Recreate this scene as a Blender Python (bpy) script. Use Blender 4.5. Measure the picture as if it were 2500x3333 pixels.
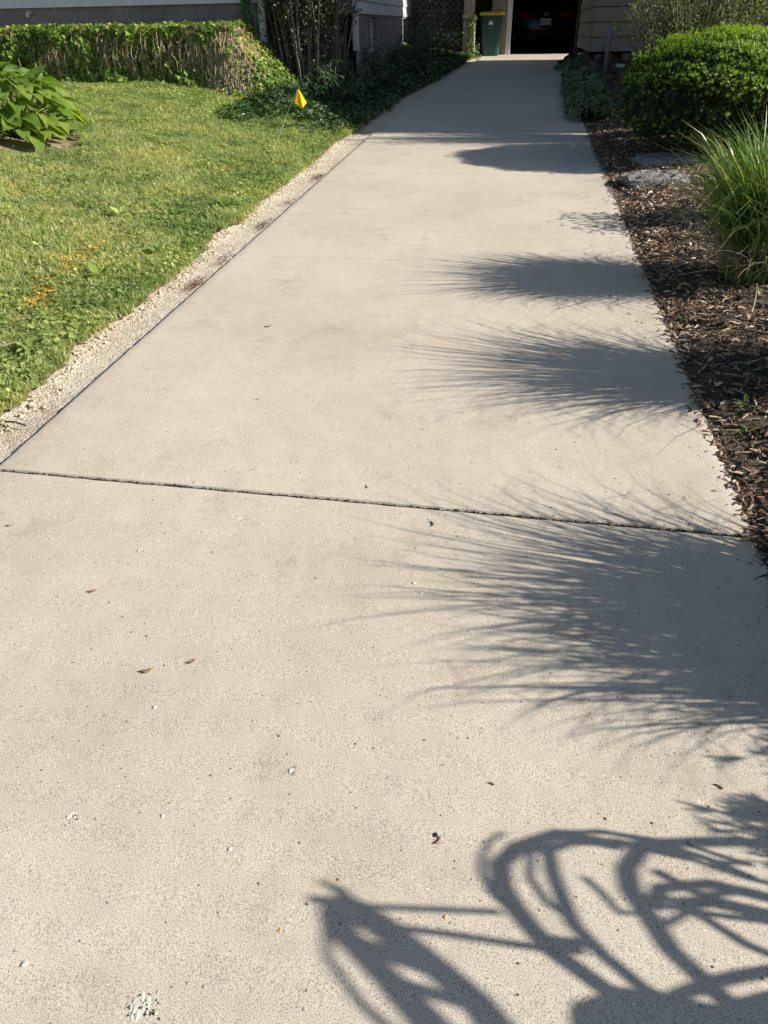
import bpy, bmesh, math
import numpy as np
from mathutils import Vector, Matrix, Quaternion
for o in list(bpy.data.objects): bpy.data.objects.remove(o)
sc = bpy.context.scene
COL = sc.collection
# ------------------------------------------------------------------ camera
F, W, H = 2407.0, 2500.0, 3333.0
def camera():
    th = math.radians(33.21); r = math.radians(1.05); yaw = math.radians(9.80)
    f = Vector((0, math.cos(th), -math.sin(th))); R = Vector((1, 0, 0)); U = Vector((0, math.sin(th), math.cos(th)))
    R2 = R*math.cos(r)-U*math.sin(r); U2 = U*math.cos(r)+R*math.sin(r)
    M = Matrix.Rotation(yaw, 3, 'Z')
    f, R2, U2 = M@f, M@R2, M@U2
    cd = bpy.data.cameras.new('camera'); co = bpy.data.objects.new('camera', cd); COL.objects.link(co)
    m = Matrix((R2, U2, -f)).transposed().to_4x4(); m.translation = (0, 0, 1.63)
    co.matrix_world = m
    cd.sensor_fit = 'HORIZONTAL'; cd.sensor_width = 36; cd.lens = 36*F/W
    cd.clip_start = .05; cd.clip_end = 2000
    sc.camera = co
camera()
# ------------------------------------------------------------------ light
SUN_EL = math.radians(27); SUN_DRIFT = .03
world = bpy.data.worlds.new("World"); sc.world = world; world.use_nodes = True
nt = world.node_tree; nt.nodes.clear()
sky = nt.nodes.new('ShaderNodeTexSky'); sky.sky_type = 'NISHITA'; sky.sun_disc = False
sky.sun_elevation = SUN_EL; sky.sun_rotation = math.radians(90)+SUN_DRIFT
bg = nt.nodes.new('ShaderNodeBackground'); bg.inputs['Strength'].default_value = .064
out = nt.nodes.new('ShaderNodeOutputWorld')
nt.links.new(sky.outputs[0], bg.inputs[0]); nt.links.new(bg.outputs[0], out.inputs[0])
sl = bpy.data.lights.new('sun', 'SUN'); sl.energy = 4.8; sl.angle = math.radians(.55); sl.color = (1.0, .94, .84)
so = bpy.data.objects.new('sun', sl); COL.objects.link(so)
LD = Vector((-math.cos(SUN_EL), SUN_DRIFT, -math.sin(SUN_EL)))
so.rotation_euler = LD.to_track_quat('-Z', 'Y').to_euler(); so.location = (30, 0, 20)
sc.view_settings.view_transform = 'Standard'; sc.view_settings.look = 'None'
sc.view_settings.exposure = .86; sc.view_settings.gamma = 1; sc.view_settings.use_curve_mapping = False
sc.render.engine = 'CYCLES'
sc.cycles.max_bounces = 6
# ------------------------------------------------------------------ helpers
rng = np.random.default_rng(7)
def prof(y):
    y = np.asarray(y, float)
    t = np.clip((y-12)/12., 0, 1)
    z = .0295*np.minimum(y, 40)+.26*t*t*(3-2*t)
    return z
def pz(y): return float(prof(y))
def sstep(a, b, x):
    t = np.clip((np.asarray(x, float)-a)/(b-a), 0, 1); return t*t*(3-2*t)
def hsh(x, y, s=1.0):
    # smooth cheap pseudo noise, -1..1
    x = np.asarray(x, float)*s; y = np.asarray(y, float)*s
    return (np.sin(x*1.7+y*2.3+1.3)+np.sin(x*3.1-y*1.9+4.2)*.7+np.sin(x*5.3+y*4.7+.4)*.45+np.sin(-x*8.9+y*7.7+2.2)*.3)/2.45
def np_mesh(name, V, Fc, smooth=False, uv=None):
    V = np.asarray(V, np.float32); Fc = np.asarray(Fc, np.int32)
    m = bpy.data.meshes.new(name); n, k = Fc.shape
    m.vertices.add(len(V)); m.vertices.foreach_set('co', V.ravel())
    m.loops.add(n*k); m.loops.foreach_set('vertex_index', Fc.ravel())
    m.polygons.add(n); m.polygons.foreach_set('loop_start', np.arange(0, n*k, k, dtype=np.int32))
    m.update(calc_edges=True)
    if smooth: m.polygons.foreach_set('use_smooth', np.ones(n, bool))
    if uv is not None:
        l = m.uv_layers.new(name='UVMap'); l.data.foreach_set('uv', np.asarray(uv, np.float32)[Fc.ravel()].ravel())
    m.validate(); return m
def link(name, mesh, mat=None, parent=None, loc=None, rot=None, **pr):
    o = bpy.data.objects.new(name, mesh); COL.objects.link(o)
    if mat is not None and mesh is not None and not mesh.materials: mesh.materials.append(mat)
    if parent: o.parent = parent
    if loc is not None: o.location = loc
    if rot is not None: o.rotation_euler = rot
    for k, v in pr.items(): o[k] = v
    return o
def thing(name, label, cat, loc=(0, 0, 0), rz=0, group=None):
    o = link(name, None, loc=loc, rot=(0, 0, rz)); o['label'] = label; o['category'] = cat; o.empty_display_size = .1
    if group: o['group'] = group
    return o
def tag(o, label, cat, group=None):
    o['label'] = label; o['category'] = cat
    if group: o['group'] = group
    return o
class MB:
    def __init__(s): s.v = []; s.f = []
    def add(s, vs, fs):
        b = len(s.v); s.v += [tuple(map(float, v)) for v in vs]; s.f += [tuple(b+i for i in f) for f in fs]; return s
    def box(s, x0, x1, y0, y1, z0, z1):
        return s.add([(x0,y0,z0),(x1,y0,z0),(x1,y1,z0),(x0,y1,z0),(x0,y0,z1),(x1,y0,z1),(x1,y1,z1),(x0,y1,z1)],
                     [(0,3,2,1),(4,5,6,7),(0,1,5,4),(1,2,6,5),(2,3,7,6),(3,0,4,7)])
    def tube(s, pts, r, n=8, closed=False, cap=True):
        pts = [Vector(p) for p in pts]; N = len(pts); rr = r if hasattr(r, '__len__') else [r]*N
        rings = []; up = None
        for i, p in enumerate(pts):
            a = pts[(i-1) % N] if (closed or i > 0) else p; b = pts[(i+1) % N] if (closed or i < N-1) else p
            t = (b-a).normalized()
            if up is None:
                up = Vector((0, 0, 1)) if abs(t.z) < .9 else Vector((1, 0, 0))
            u = t.cross(up)
            if u.length < 1e-4: u = t.cross(Vector((.3, .9, .1)))
            u.normalize(); w = u.cross(t).normalized(); up = w
            rings.append([p+(u*math.cos(2*math.pi*k/n)+w*math.sin(2*math.pi*k/n))*rr[i] for k in range(n)])
        vs = [v for ring in rings for v in ring]; fs = []
        for i in range(N if closed else N-1):
            j = (i+1) % N
            for k in range(n):
                fs.append((i*n+k, i*n+(k+1) % n, j*n+(k+1) % n, j*n+k))
        if cap and not closed:
            fs.append(tuple(range(n))[::-1]); fs.append(tuple((N-1)*n+k for k in range(n)))
        return s.add(vs, fs)
    def prism(s, poly, axis, a, b):
        # poly: list of 2-D points, extruded along axis from a to b
        def mk(p, t):
            return {'x': (t, p[0], p[1]), 'y': (p[0], t, p[1]), 'z': (p[0], p[1], t)}[axis]
        n = len(poly)
        vs = [mk(p, a) for p in poly]+[mk(p, b) for p in poly]
        fs = [tuple(range(n)), tuple(range(2*n-1, n-1, -1))]+[(i, i+n, (i+1) % n+n, (i+1) % n) for i in range(n)]
        return s.add(vs, fs)
    def mesh(s, name, smooth=False, bevel=0):
        m = bpy.data.meshes.new(name); m.from_pydata(s.v, [], s.f)
        bm = bmesh.new(); bm.from_mesh(m)
        if bevel: bmesh.ops.bevel(bm, geom=list(bm.edges), offset=bevel, segments=1, affect='EDGES')
        bmesh.ops.recalc_face_normals(bm, faces=bm.faces); bm.to_mesh(m); bm.free()
        if smooth:
            for p in m.polygons: p.use_smooth = True
        return m
    def build(s, name, mat, parent=None, smooth=False, bevel=0, **kw):
        return link(name, s.mesh(name, smooth, bevel), mat, parent, **kw)
def ico(name, sub, rad, jit, seed, squash=(1, 1, 1)):
    bm = bmesh.new(); bmesh.ops.create_icosphere(bm, subdivisions=sub, radius=rad); r = np.random.default_rng(seed)
    for v in bm.verts:
        v.co *= 1+r.uniform(-jit, jit); v.co.x *= squash[0]; v.co.y *= squash[1]; v.co.z *= squash[2]
    m = bpy.data.meshes.new(name); bm.to_mesh(m); bm.free(); return m
# ---- materials
def nodes(name):
    m = bpy.data.materials.new(name); m.use_nodes = True; t = m.node_tree
    b = t.nodes['Principled BSDF']; return m, t, b
def N(t, typ, **kw):
    n = t.nodes.new(typ)
    for k, v in kw.items():
        if k in n.inputs.keys() if hasattr(n.inputs, 'keys') else False: n.inputs[k].default_value = v
        else: setattr(n, k, v)
    return n
def ramp(t, src, stops):
    r = t.nodes.new('ShaderNodeValToRGB'); e = r.color_ramp.elements
    while len(e) < len(stops): e.new(.5)
    for el, (p, c) in zip(e, stops):
        el.position = p; el.color = (*c, 1) if len(c) == 3 else c
    t.links.new(src, r.inputs[0]); return r.outputs[0]
def noise(t, co, scale, detail=4, rough=.6):
    n = t.nodes.new('ShaderNodeTexNoise'); n.inputs['Scale'].default_value = scale; n.inputs['Detail'].default_value = detail
    n.inputs['Roughness'].default_value = rough; t.links.new(co, n.inputs['Vector']); return n.outputs['Fac']
def voro(t, co, scale, feature='F1', outp='Distance'):
    n = t.nodes.new('ShaderNodeTexVoronoi'); n.feature = feature; n.inputs['Scale'].default_value = scale
    t.links.new(co, n.inputs['Vector']); return n.outputs[outp]
def mix(t, a, b, fac, mode='MIX'):
    n = t.nodes.new('ShaderNodeMix'); n.data_type = 'RGBA'; n.blend_type = mode
    def s(x, i):
        if isinstance(x, (tuple, list)): n.inputs[i].default_value = (*x, 1) if len(x) == 3 else x
        elif isinstance(x, (int, float)): n.inputs[i].default_value = x
        else: t.links.new(x, n.inputs[i])
    s(fac, 0); s(a, 6); s(b, 7); return n.outputs[2]
def bump(t, b, h, strength=.5, dist=.01, prev=None):
    n = t.nodes.new('ShaderNodeBump'); n.inputs['Strength'].default_value = strength; n.inputs['Distance'].default_value = dist
    t.links.new(h, n.inputs['Height'])
    if prev is not None: t.links.new(prev, n.inputs['Normal'])
    t.links.new(n.outputs[0], b.inputs['Normal']); return n.outputs[0]
def wpos(t): return t.nodes.new('ShaderNodeNewGeometry').outputs['Position']
def opos(t): return t.nodes.new('ShaderNodeTexCoord').outputs['Object']
def rough_mat(name, c1, c2, scale=8, rough=.8, bs=.4, bd=.01, metal=0, fine=60):
    m, t, b = nodes(name); co = wpos(t)
    n = noise(t, co, scale, 6); c = ramp(t, n, [(.3, c1), (.7, c2)]); t.links.new(c, b.inputs['Base Color'])
    b.inputs['Roughness'].default_value = rough; b.inputs['Metallic'].default_value = metal
    bump(t, b, noise(t, co, fine, 4), bs, bd); return m
def leaf_mat(name, ca, cb, trans=.3, rough=.45, extra=None, spec=.4):
    m, t, b = nodes(name)
    g = t.nodes.new('ShaderNodeNewGeometry'); oi = t.nodes.new('ShaderNodeObjectInfo')
    ad = t.nodes.new('ShaderNodeMath'); ad.operation = 'ADD'; t.links.new(g.outputs['Random Per Island'], ad.inputs[0]); t.links.new(oi.outputs['Random'], ad.inputs[1])
    fr = t.nodes.new('ShaderNodeMath'); fr.operation = 'FRACT'; t.links.new(ad.outputs[0], fr.inputs[0])
    st = [(0, ca), (.8, cb)] if extra is None else [(0, ca), (.72, cb), (.9, extra)]
    c = ramp(t, fr.outputs[0], st)
    pn = noise(t, g.outputs['Position'], 1.6, 3); dk = ramp(t, pn, [(.32, (.62, .72, .66)), (.5, (.95, .97, .95)), (.68, (1.2, 1.12, 1.05))])
    c = mix(t, c, dk, 1.0, 'MULTIPLY')
    t.links.new(c, b.inputs['Base Color']); b.inputs['Roughness'].default_value = rough
    b.inputs['Specular IOR Level'].default_value = spec
    if trans:
        tr = t.nodes.new('ShaderNodeBsdfTranslucent'); tc = mix(t, c, (1.25, 1.3, .5), 1.0, 'MULTIPLY')
        t.links.new(tc, tr.inputs[0]); ms = t.nodes.new('ShaderNodeMixShader'); ms.inputs[0].default_value = trans
        t.links.new(b.outputs[0], ms.inputs[1]); t.links.new(tr.outputs[0], ms.inputs[2])
        t.links.new(ms.outputs[0], t.nodes['Material Output'].inputs[0])
    return m
def plain(name, c, rough=.5, metal=0, spec=.5, bs=0):
    m, t, b = nodes(name); co = wpos(t)
    n = noise(t, co, 14, 4); k = ramp(t, n, [(.25, tuple(x*.82 for x in c)), (.75, tuple(min(1, x*1.12) for x in c))])
    t.links.new(k, b.inputs['Base Color']); b.inputs['Roughness'].default_value = rough; b.inputs['Metallic'].default_value = metal
    b.inputs['Specular IOR Level'].default_value = spec
    if bs: bump(t, b, noise(t, co, 90, 4), bs, .004)
    return m
def concrete_mat():
    m, t, b = nodes('concrete'); co = wpos(t)
    big = noise(t, co, 1.1, 6, .62); base = ramp(t, big, [(.3, (.465, .410, .336)), (.5, (.520, .461, .382)), (.72, (.56, .502, .420))])
    mid = noise(t, co, 9, 5, .65); base = mix(t, base, ramp(t, mid, [(.3, (.90, .885, .87)), (.62, (1.04, 1.04, 1.03))]), .6, 'MULTIPLY')
    st = noise(t, co, 3.1, 7, .72); base = mix(t, base, ramp(t, st, [(.55, (1, 1, 1)), (.72, (.80, .745, .69))]), .8, 'MULTIPLY')
    # sand grain showing at the worn surface
    gr = noise(t, co, 310, 2, .9); base = mix(t, base, ramp(t, gr, [(.33, (.30, .28, .26)), (.46, (.96, .955, .95)), (.68, (1.36, 1.35, 1.34))]), 1.0, 'MULTIPLY')
    # dark and pale aggregate specks
    vc = t.nodes.new('ShaderNodeTexVoronoi'); vc.inputs['Scale'].default_value = 48; t.links.new(co, vc.inputs['Vector'])
    sep = t.nodes.new('ShaderNodeSeparateColor'); t.links.new(vc.outputs['Color'], sep.inputs[0])
    near = ramp(t, vc.outputs['Distance'], [(.10, (1, 1, 1)), (.17, (0, 0, 0))])
    sel = ramp(t, sep.outputs[0], [(.86, (0, 0, 0)), (.88, (1, 1, 1))])
    mk = mix(t, near, sel, 1.0, 'MULTIPLY'); base = mix(t, base, (.16, .14, .12), mk)
    sel2 = ramp(t, sep.outputs[1], [(.95, (0, 0, 0)), (.96, (1, 1, 1))]); mk2 = mix(t, near, sel2, 1.0, 'MULTIPLY'); base = mix(t, base, (.75, .73, .68), mk2)
    t.links.new(base, b.inputs['Base Color']); b.inputs['Roughness'].default_value = .85; b.inputs['Specular IOR Level'].default_value = .3
    n1 = bump(t, b, gr, .45, .003); bump(t, b, mid, .25, .01, n1)
    return m
def aggregate_mat():
    m, t, b = nodes('old_concrete'); co = wpos(t)
    big = noise(t, co, 4, 5); base = ramp(t, big, [(.3, (.68, .59, .46)), (.55, (.80, .72, .58)), (.75, (.85, .79, .67))])
    v = voro(t, co, 95); base = mix(t, base, ramp(t, v, [(.3, (1.06, 1.05, 1.04)), (.75, (.55, .50, .45))]), .75, 'MULTIPLY')
    st = noise(t, co, 2.3, 6, .7); base = mix(t, base, ramp(t, st, [(.52, (1, 1, 1)), (.7, (.68, .64, .6))]), .7, 'MULTIPLY'); base = mix(t, base, ramp(t, noise(t, co, 70, 4, .8), [(.34, (.62, .57, .52)), (.50, (1, 1, 1)), (.68, (1.15, 1.14, 1.12))]), .9, 'MULTIPLY')
    t.links.new(base, b.inputs['Base Color']); b.inputs['Roughness'].default_value = .95
    n1 = bump(t, b, v, .9, .008); bump(t, b, noise(t, co, 22, 6, .7), .8, .03, n1)
    return m
M = {}
M['concrete'] = concrete_mat(); M['aggregate'] = aggregate_mat()
M['soil'] = rough_mat('soil', (.05, .033, .022), (.13, .09, .06), 14, .95, .8, .03)
M['thatch'] = rough_mat('thatch', (.09, .085, .035), (.26, .21, .11), 9, .95, .8, .03)
M['drysoil'] = rough_mat('dry_soil', (.17, .115, .075), (.33, .25, .18), 16, .95, .8, .02)
M['joint'] = rough_mat('joint_dirt', (.02, .016, .012), (.10, .075, .045), 40, .95, .9, .01, fine=200)
M['bark'] = rough_mat('bark', (.05, .04, .03), (.15, .12, .09), 22, .9, .7, .01)
M['cane'] = rough_mat('cane_bark', (.08, .07, .06), (.20, .17, .15), 22, .9, .7, .01)
M['dryvine'] = rough_mat('dry_vine', (.26, .20, .125), (.50, .41, .28), 18, .9, .4, .005)
def chip_mat():
    m, t, b = nodes('wood_chip'); g = t.nodes.new('ShaderNodeNewGeometry'); oi = t.nodes.new('ShaderNodeObjectInfo')
    ad = t.nodes.new('ShaderNodeMath'); ad.operation = 'ADD'; t.links.new(g.outputs['Random Per Island'], ad.inputs[0]); t.links.new(oi.outputs['Random'], ad.inputs[1])
    fr = t.nodes.new('ShaderNodeMath'); fr.operation = 'FRACT'; t.links.new(ad.outputs[0], fr.inputs[0])
    c = ramp(t, fr.outputs[0], [(0, (.045, .026, .015)), (.35, (.13, .075, .046)), (.6, (.25, .165, .10)), (.82, (.42, .30, .20)), (.95, (.66, .58, .48))])
    co = opos(t); mp = t.nodes.new('ShaderNodeMapping'); mp.inputs['Scale'].default_value = (120, 12, 60); t.links.new(co, mp.inputs[0])
    gr = noise(t, mp.outputs[0], 1.2, 4); c = mix(t, c, ramp(t, gr, [(.3, (.55, .52, .5)), (.7, (1.25, 1.2, 1.15))]), .9, 'MULTIPLY')
    t.links.new(c, b.inputs['Base Color']); b.inputs['Roughness'].default_value = .85; bump(t, b, gr, .6, .003); return m
M['chip'] = chip_mat()
M['grass'] = leaf_mat('grass', (.26, .32, .10), (.47, .51, .20), .4, .55, (.62, .56, .36))
M['clover'] = leaf_mat('clover', (.16, .24, .06), (.33, .42, .13), .4, .45, (.44, .52, .20))
M['yellowgrass'] = leaf_mat('sprayed_grass', (.62, .36, .05), (.80, .52, .12), .2, .5)
M['ivy'] = leaf_mat('ivy', (.05, .11, .02), (.20, .30, .05), .35, .5, (.40, .46, .12), .2)
M['ivydry'] = leaf_mat('dry_ivy', (.25, .15, .08), (.48, .32, .19), .2, .7)
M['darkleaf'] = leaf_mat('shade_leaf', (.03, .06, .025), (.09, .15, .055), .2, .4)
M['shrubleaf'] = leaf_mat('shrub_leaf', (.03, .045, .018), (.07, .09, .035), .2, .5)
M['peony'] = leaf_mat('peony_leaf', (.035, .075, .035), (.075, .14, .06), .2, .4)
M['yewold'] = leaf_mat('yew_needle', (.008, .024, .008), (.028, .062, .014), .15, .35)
M['yewsunlit'] = leaf_mat('yew_sunlit_growth', (.14, .25, .025), (.32, .46, .045), .35, .4)  # new growth, with sunlight put into its bright colour
M['blade'] = leaf_mat('tall_grass', (.06, .13, .03), (.16, .28, .06), .35, .32, (.34, .37, .15), .6)
M['leafy'] = leaf_mat('leafy_green', (.09, .17, .035), (.19, .30, .07), .35, .45)
M['graygreen'] = leaf_mat('grey_green', (.09, .15, .075), (.18, .25, .13), .15, .7)
M['twig'] = leaf_mat('fine_leaf', (.09, .13, .04), (.22, .26, .09), .3, .5)
M['stucco'] = None
def stucco():
    m, t, b = nodes('stucco'); co = wpos(t); mp = t.nodes.new('ShaderNodeMapping'); mp.inputs['Scale'].default_value = (1, 1, .45); t.links.new(co, mp.inputs[0])
    n = noise(t, mp.outputs[0], 30, 5, .6); big = noise(t, co, 2.2, 5)
    c = ramp(t, big, [(.3, (.20, .175, .17)), (.7, (.31, .275, .265))]); c = mix(t, c, ramp(t, n, [(.35, (.8, .8, .8)), (.65, (1.1, 1.1, 1.1))]), .8, 'MULTIPLY')
    t.links.new(c, b.inputs['Base Color']); b.inputs['Roughness'].default_value = .9; bump(t, b, n, 1.0, .045); return m
M['stucco'] = stucco()
M['siding_w'] = plain('white_siding', (.60, .62, .64), .45)
M['siding_t'] = plain('tan_siding', (.235, .185, .135), .6, bs=.1)
M['siding_c'] = plain('cream_siding', (.42, .33, .22), .6, bs=.1)
M['trim'] = rough_mat('flaked_white_paint', (.42, .43, .45), (.72, .73, .74), 18, .6, .4, .006)
M['jamb'] = plain('white_trim', (.66, .67, .70), .5)
M['weather'] = rough_mat('weathered_wood', (.26, .21, .15), (.55, .48, .36), 12, .85, .6, .01)
M['darkwood'] = rough_mat('dark_wood', (.028, .022, .018), (.065, .052, .042), 12, .85, .6, .01)
M['unlitblack'] = plain('unlit_interior_black', (.012, .012, .013), .9)  # near-black colour stands in for the missing light inside the garage
M['roof'] = rough_mat('shingle', (.05, .045, .04), (.10, .09, .085), 30, .9, .5, .01)
M['block'] = rough_mat('block', (.075, .062, .052), (.15, .125, .10), 16, .9, .9, .02)
M['mortar'] = rough_mat('mortar', (.13, .12, .105), (.19, .17, .15), 20, .95, .5, .01)
M['stone'] = rough_mat('fieldstone', (.06, .05, .045), (.26, .21, .16), 5, .85, .9, .03)
M['slate'] = rough_mat('bed_stone', (.13, .125, .12), (.34, .33, .31), 11, .8, 1.0, .06, fine=28)
M['wallstone'] = rough_mat('wall_stone', (.15, .12, .09), (.30, .25, .19), 7, .9, .8, .02)
M['bin'] = plain('bin_green', (.010, .065, .052), .42)
M['binlid'] = plain('bin_yellow', (.80, .50, .01), .4)
M['whiteprint'] = plain('white_print', (.72, .75, .73), .6)
M['flag'] = None
def flagm():
    m, t, b = nodes('flag_vinyl'); b.inputs['Base Color'].default_value = (.86, .66, .0, 1); b.inputs['Roughness'].default_value = .55; b.inputs['Specular IOR Level'].default_value = .15
    n = noise(t, wpos(t), 120, 3); bump(t, b, n, .15, .002)
    tr = t.nodes.new('ShaderNodeBsdfTranslucent'); tr.inputs[0].default_value = (.95, .55, .0, 1)
    ms = t.nodes.new('ShaderNodeMixShader'); ms.inputs[0].default_value = .45
    t.links.new(b.outputs[0], ms.inputs[1]); t.links.new(tr.outputs[0], ms.inputs[2]); t.links.new(ms.outputs[0], t.nodes['Material Output'].inputs[0]); return m
M['flag'] = flagm()
M['black'] = plain('black_ink', (.02, .02, .02), .5)
M['wire'] = plain('white_wire', (.72, .73, .68), .4)
M['pipe'] = plain('painted_pipe', (.15, .165, .18), .45)
M['galv'] = plain('pale_pipe', (.5, .5, .48), .4)
M['carpaint'] = plain('dark_blue_paint', (.015, .022, .04), .22, .4)
M['carglass'] = plain('dark_glass', (.01, .01, .012), .06)
M['carblack'] = plain('black_plastic', (.010, .010, .011), .7, spec=.2)
M['redlens'] = plain('red_lens', (.09, .003, .004), .5, spec=.08)
M['chrome'] = plain('chrome', (.6, .62, .65), .15, 1)
M['plate'] = plain('number_plate', (.35, .36, .38), .4)
M['rubber'] = plain('rubber', (.02, .02, .02), .7)
M['hose'] = plain('green_hose', (.02, .16, .10), .35)
M['pebble'] = rough_mat('pebble', (.22, .19, .16), (.45, .40, .34), 60, .8, .3, .003)
M['palepebble'] = plain('pale_stone', (.58, .54, .47), .7)
M['goldpebble'] = plain('golden_stone', (.55, .38, .14), .6)
M['seed'] = rough_mat('seed_brown', (.12, .07, .04), (.30, .19, .12), 90, .8, .3, .002)
M['bikeframe'] = plain('bicycle_paint', (.05, .12, .16), .3)
# ---- foliage tools
def frames(D, Nn):
    D = D/np.maximum(np.linalg.norm(D, axis=1, keepdims=True), 1e-6)
    X = np.cross(D, Nn); X /= np.maximum(np.linalg.norm(X, axis=1, keepdims=True), 1e-6)
    Z = np.cross(X, D); return X, D, Z
def cloud(tv, tf, P, D, Nn, S):
    tv = np.asarray(tv, float); tf = np.asarray(tf, int)
    X, Y, Z = frames(D, Nn); S = np.asarray(S, float).reshape(-1, 1, 1)
    V = (tv[None, :, 0:1]*X[:, None]+tv[None, :, 1:2]*Y[:, None]+tv[None, :, 2:3]*Z[:, None])*S+P[:, None]
    n = len(P); Fc = (tf[None]+np.arange(n)[:, None, None]*len(tv)).reshape(-1, tf.shape[1])
    return V.reshape(-1, 3), Fc
def unit(n): v = rng.normal(size=(n, 3)); return v/np.linalg.norm(v, axis=1, keepdims=True)
# leaf templates (unit length along y)
LEAF = ([(0,0,0),(-.22,.28,.03),(.22,.28,.03),(-.25,.58,.02),(.25,.58,.02),(0,.5,-.04),(0,1,-.08)],
        [(0,5,1),(0,2,5),(1,5,3),(2,4,5),(3,5,6),(5,4,6)])
LANCE = ([(0,0,0),(-.13,.35,.03),(.13,.35,.03),(0,.4,-.02),(-.11,.68,.0),(.11,.68,.0),(0,1,-.12)],
         [(0,3,1),(0,2,3),(1,3,4),(3,2,5),(4,3,6),(3,5,6)])
IVY = ([(0,0,0),(-.42,.10,.02),(-.5,.42,-.02),(-.2,.55,.02),(0,1.0,-.05),(.2,.55,.02),(.5,.42,-.02),(.42,.10,.02),(0,.4,-.05)],
       [(0,8,1),(1,8,2),(2,8,3),(3,8,4),(4,8,5),(5,8,6),(6,8,7),(7,8,0)])
ROUND = ([(0,0,0),(-.4,.2,.05),(-.5,.6,.06),(0,1,.02),(.5,.6,.06),(.4,.2,.05)], [(0,3,1),(1,3,2),(0,5,3),(5,4,3)])
NEEDLE = ([(-.09,0,0),(.09,0,0),(.06,.7,.03),(0,1,.0),(-.06,.7,.03)], [(0,1,2),(0,2,4),(4,2,3)])
def star(n, spread, tmpl, sc=1.0, seed=0):
    r = np.random.default_rng(seed); P = np.zeros((n, 3)); D = []; Nn = []; S = []
    for i in range(n):
        a = 2*math.pi*i/n+r.uniform(-.3, .3); e = spread*(r.uniform(.6, 1.1))
        D.append((math.sin(e)*math.cos(a), math.cos(e), math.sin(e)*math.sin(a))); Nn.append((-math.cos(e)*math.cos(a), math.sin(e), -math.cos(e)*math.sin(a)))
        P[i] = (0, r.uniform(0, .35), 0); S.append(r.uniform(.75, 1.05)*sc)
    V, Fc = cloud(tmpl[0], tmpl[1], P, np.array(D), np.array(Nn), S); return V, Fc
def foliage(name, tmpl, P, D, Nn, S, mat, parent=None, **kw):
    V, Fc = cloud(tmpl[0], tmpl[1], np.asarray(P, float), np.asarray(D, float), np.asarray(Nn, float), S)
    return link(name, np_mesh(name, V, Fc), mat, parent, **kw)
def leaf_objs(name, tmpl, P, D, Nn, S, mat, parent, mesh=None):
    me = mesh or np_mesh(name, *tmpl)
    X, Y, Z = frames(np.asarray(D, float), np.asarray(Nn, float))
    for i in range(len(P)):
        m = Matrix(((X[i][0], Y[i][0], Z[i][0]), (X[i][1], Y[i][1], Z[i][1]), (X[i][2], Y[i][2], Z[i][2]))).to_4x4()
        mm = me[i % len(me)] if isinstance(me, list) else me
        o = link(name, mm, mat, parent); o.matrix_basis = Matrix.Translation(Vector(P[i]))@m@Matrix.Scale(float(S[i]), 4)
def gn_scatter(name, P, R, S, I, meshes, mat, **pr):
    src = bpy.data.collections.new(name+'_source')
    for k, me in enumerate(meshes):
        if not me.materials: me.materials.append(mat)
        src.objects.link(bpy.data.objects.new('%s_kind_%02d' % (name, k), me))
    m = bpy.data.meshes.new(name); n = len(P); m.vertices.add(n); m.vertices.foreach_set('co', np.asarray(P, np.float32).ravel())
    a = m.attributes.new('rot', 'FLOAT_VECTOR', 'POINT'); a.data.foreach_set('vector', np.asarray(R, np.float32).ravel())
    a = m.attributes.new('scl', 'FLOAT', 'POINT'); a.data.foreach_set('value', np.asarray(S, np.float32))
    a = m.attributes.new('kindx', 'INT', 'POINT'); a.data.foreach_set('value', np.asarray(I, np.int32))
    m.materials.append(mat)
    o = link(name, m, None, **pr)
    g = bpy.data.node_groups.new(name, 'GeometryNodeTree')
    g.interface.new_socket('Geometry', in_out='INPUT', socket_type='NodeSocketGeometry'); g.interface.new_socket('Geometry', in_out='OUTPUT', socket_type='NodeSocketGeometry')
    gi = g.nodes.new('NodeGroupInput'); go = g.nodes.new('NodeGroupOutput')
    iop = g.nodes.new('GeometryNodeInstanceOnPoints'); ci = g.nodes.new('GeometryNodeCollectionInfo')
    ci.inputs[0].default_value = src; ci.inputs['Separate Children'].default_value = True; ci.inputs['Reset Children'].default_value = True
    def attr(nm, ty):
        q = g.nodes.new('GeometryNodeInputNamedAttribute'); q.data_type = ty; q.inputs[0].default_value = nm; return q.outputs[0]
    L = g.links.new
    L(gi.outputs[0], iop.inputs['Points']); L(ci.outputs[0], iop.inputs['Instance']); iop.inputs['Pick Instance'].default_value = True
    L(attr('kindx', 'INT'), iop.inputs['Instance Index']); L(attr('scl', 'FLOAT'), iop.inputs['Scale'])
    er = g.nodes.new('FunctionNodeEulerToRotation'); L(attr('rot', 'FLOAT_VECTOR'), er.inputs[0]); L(er.outputs[0], iop.inputs['Rotation'])
    L(iop.outputs[0], go.inputs[0])
    md = o.modifiers.new('scatter', 'NODES'); md.node_group = g
    return o
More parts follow.
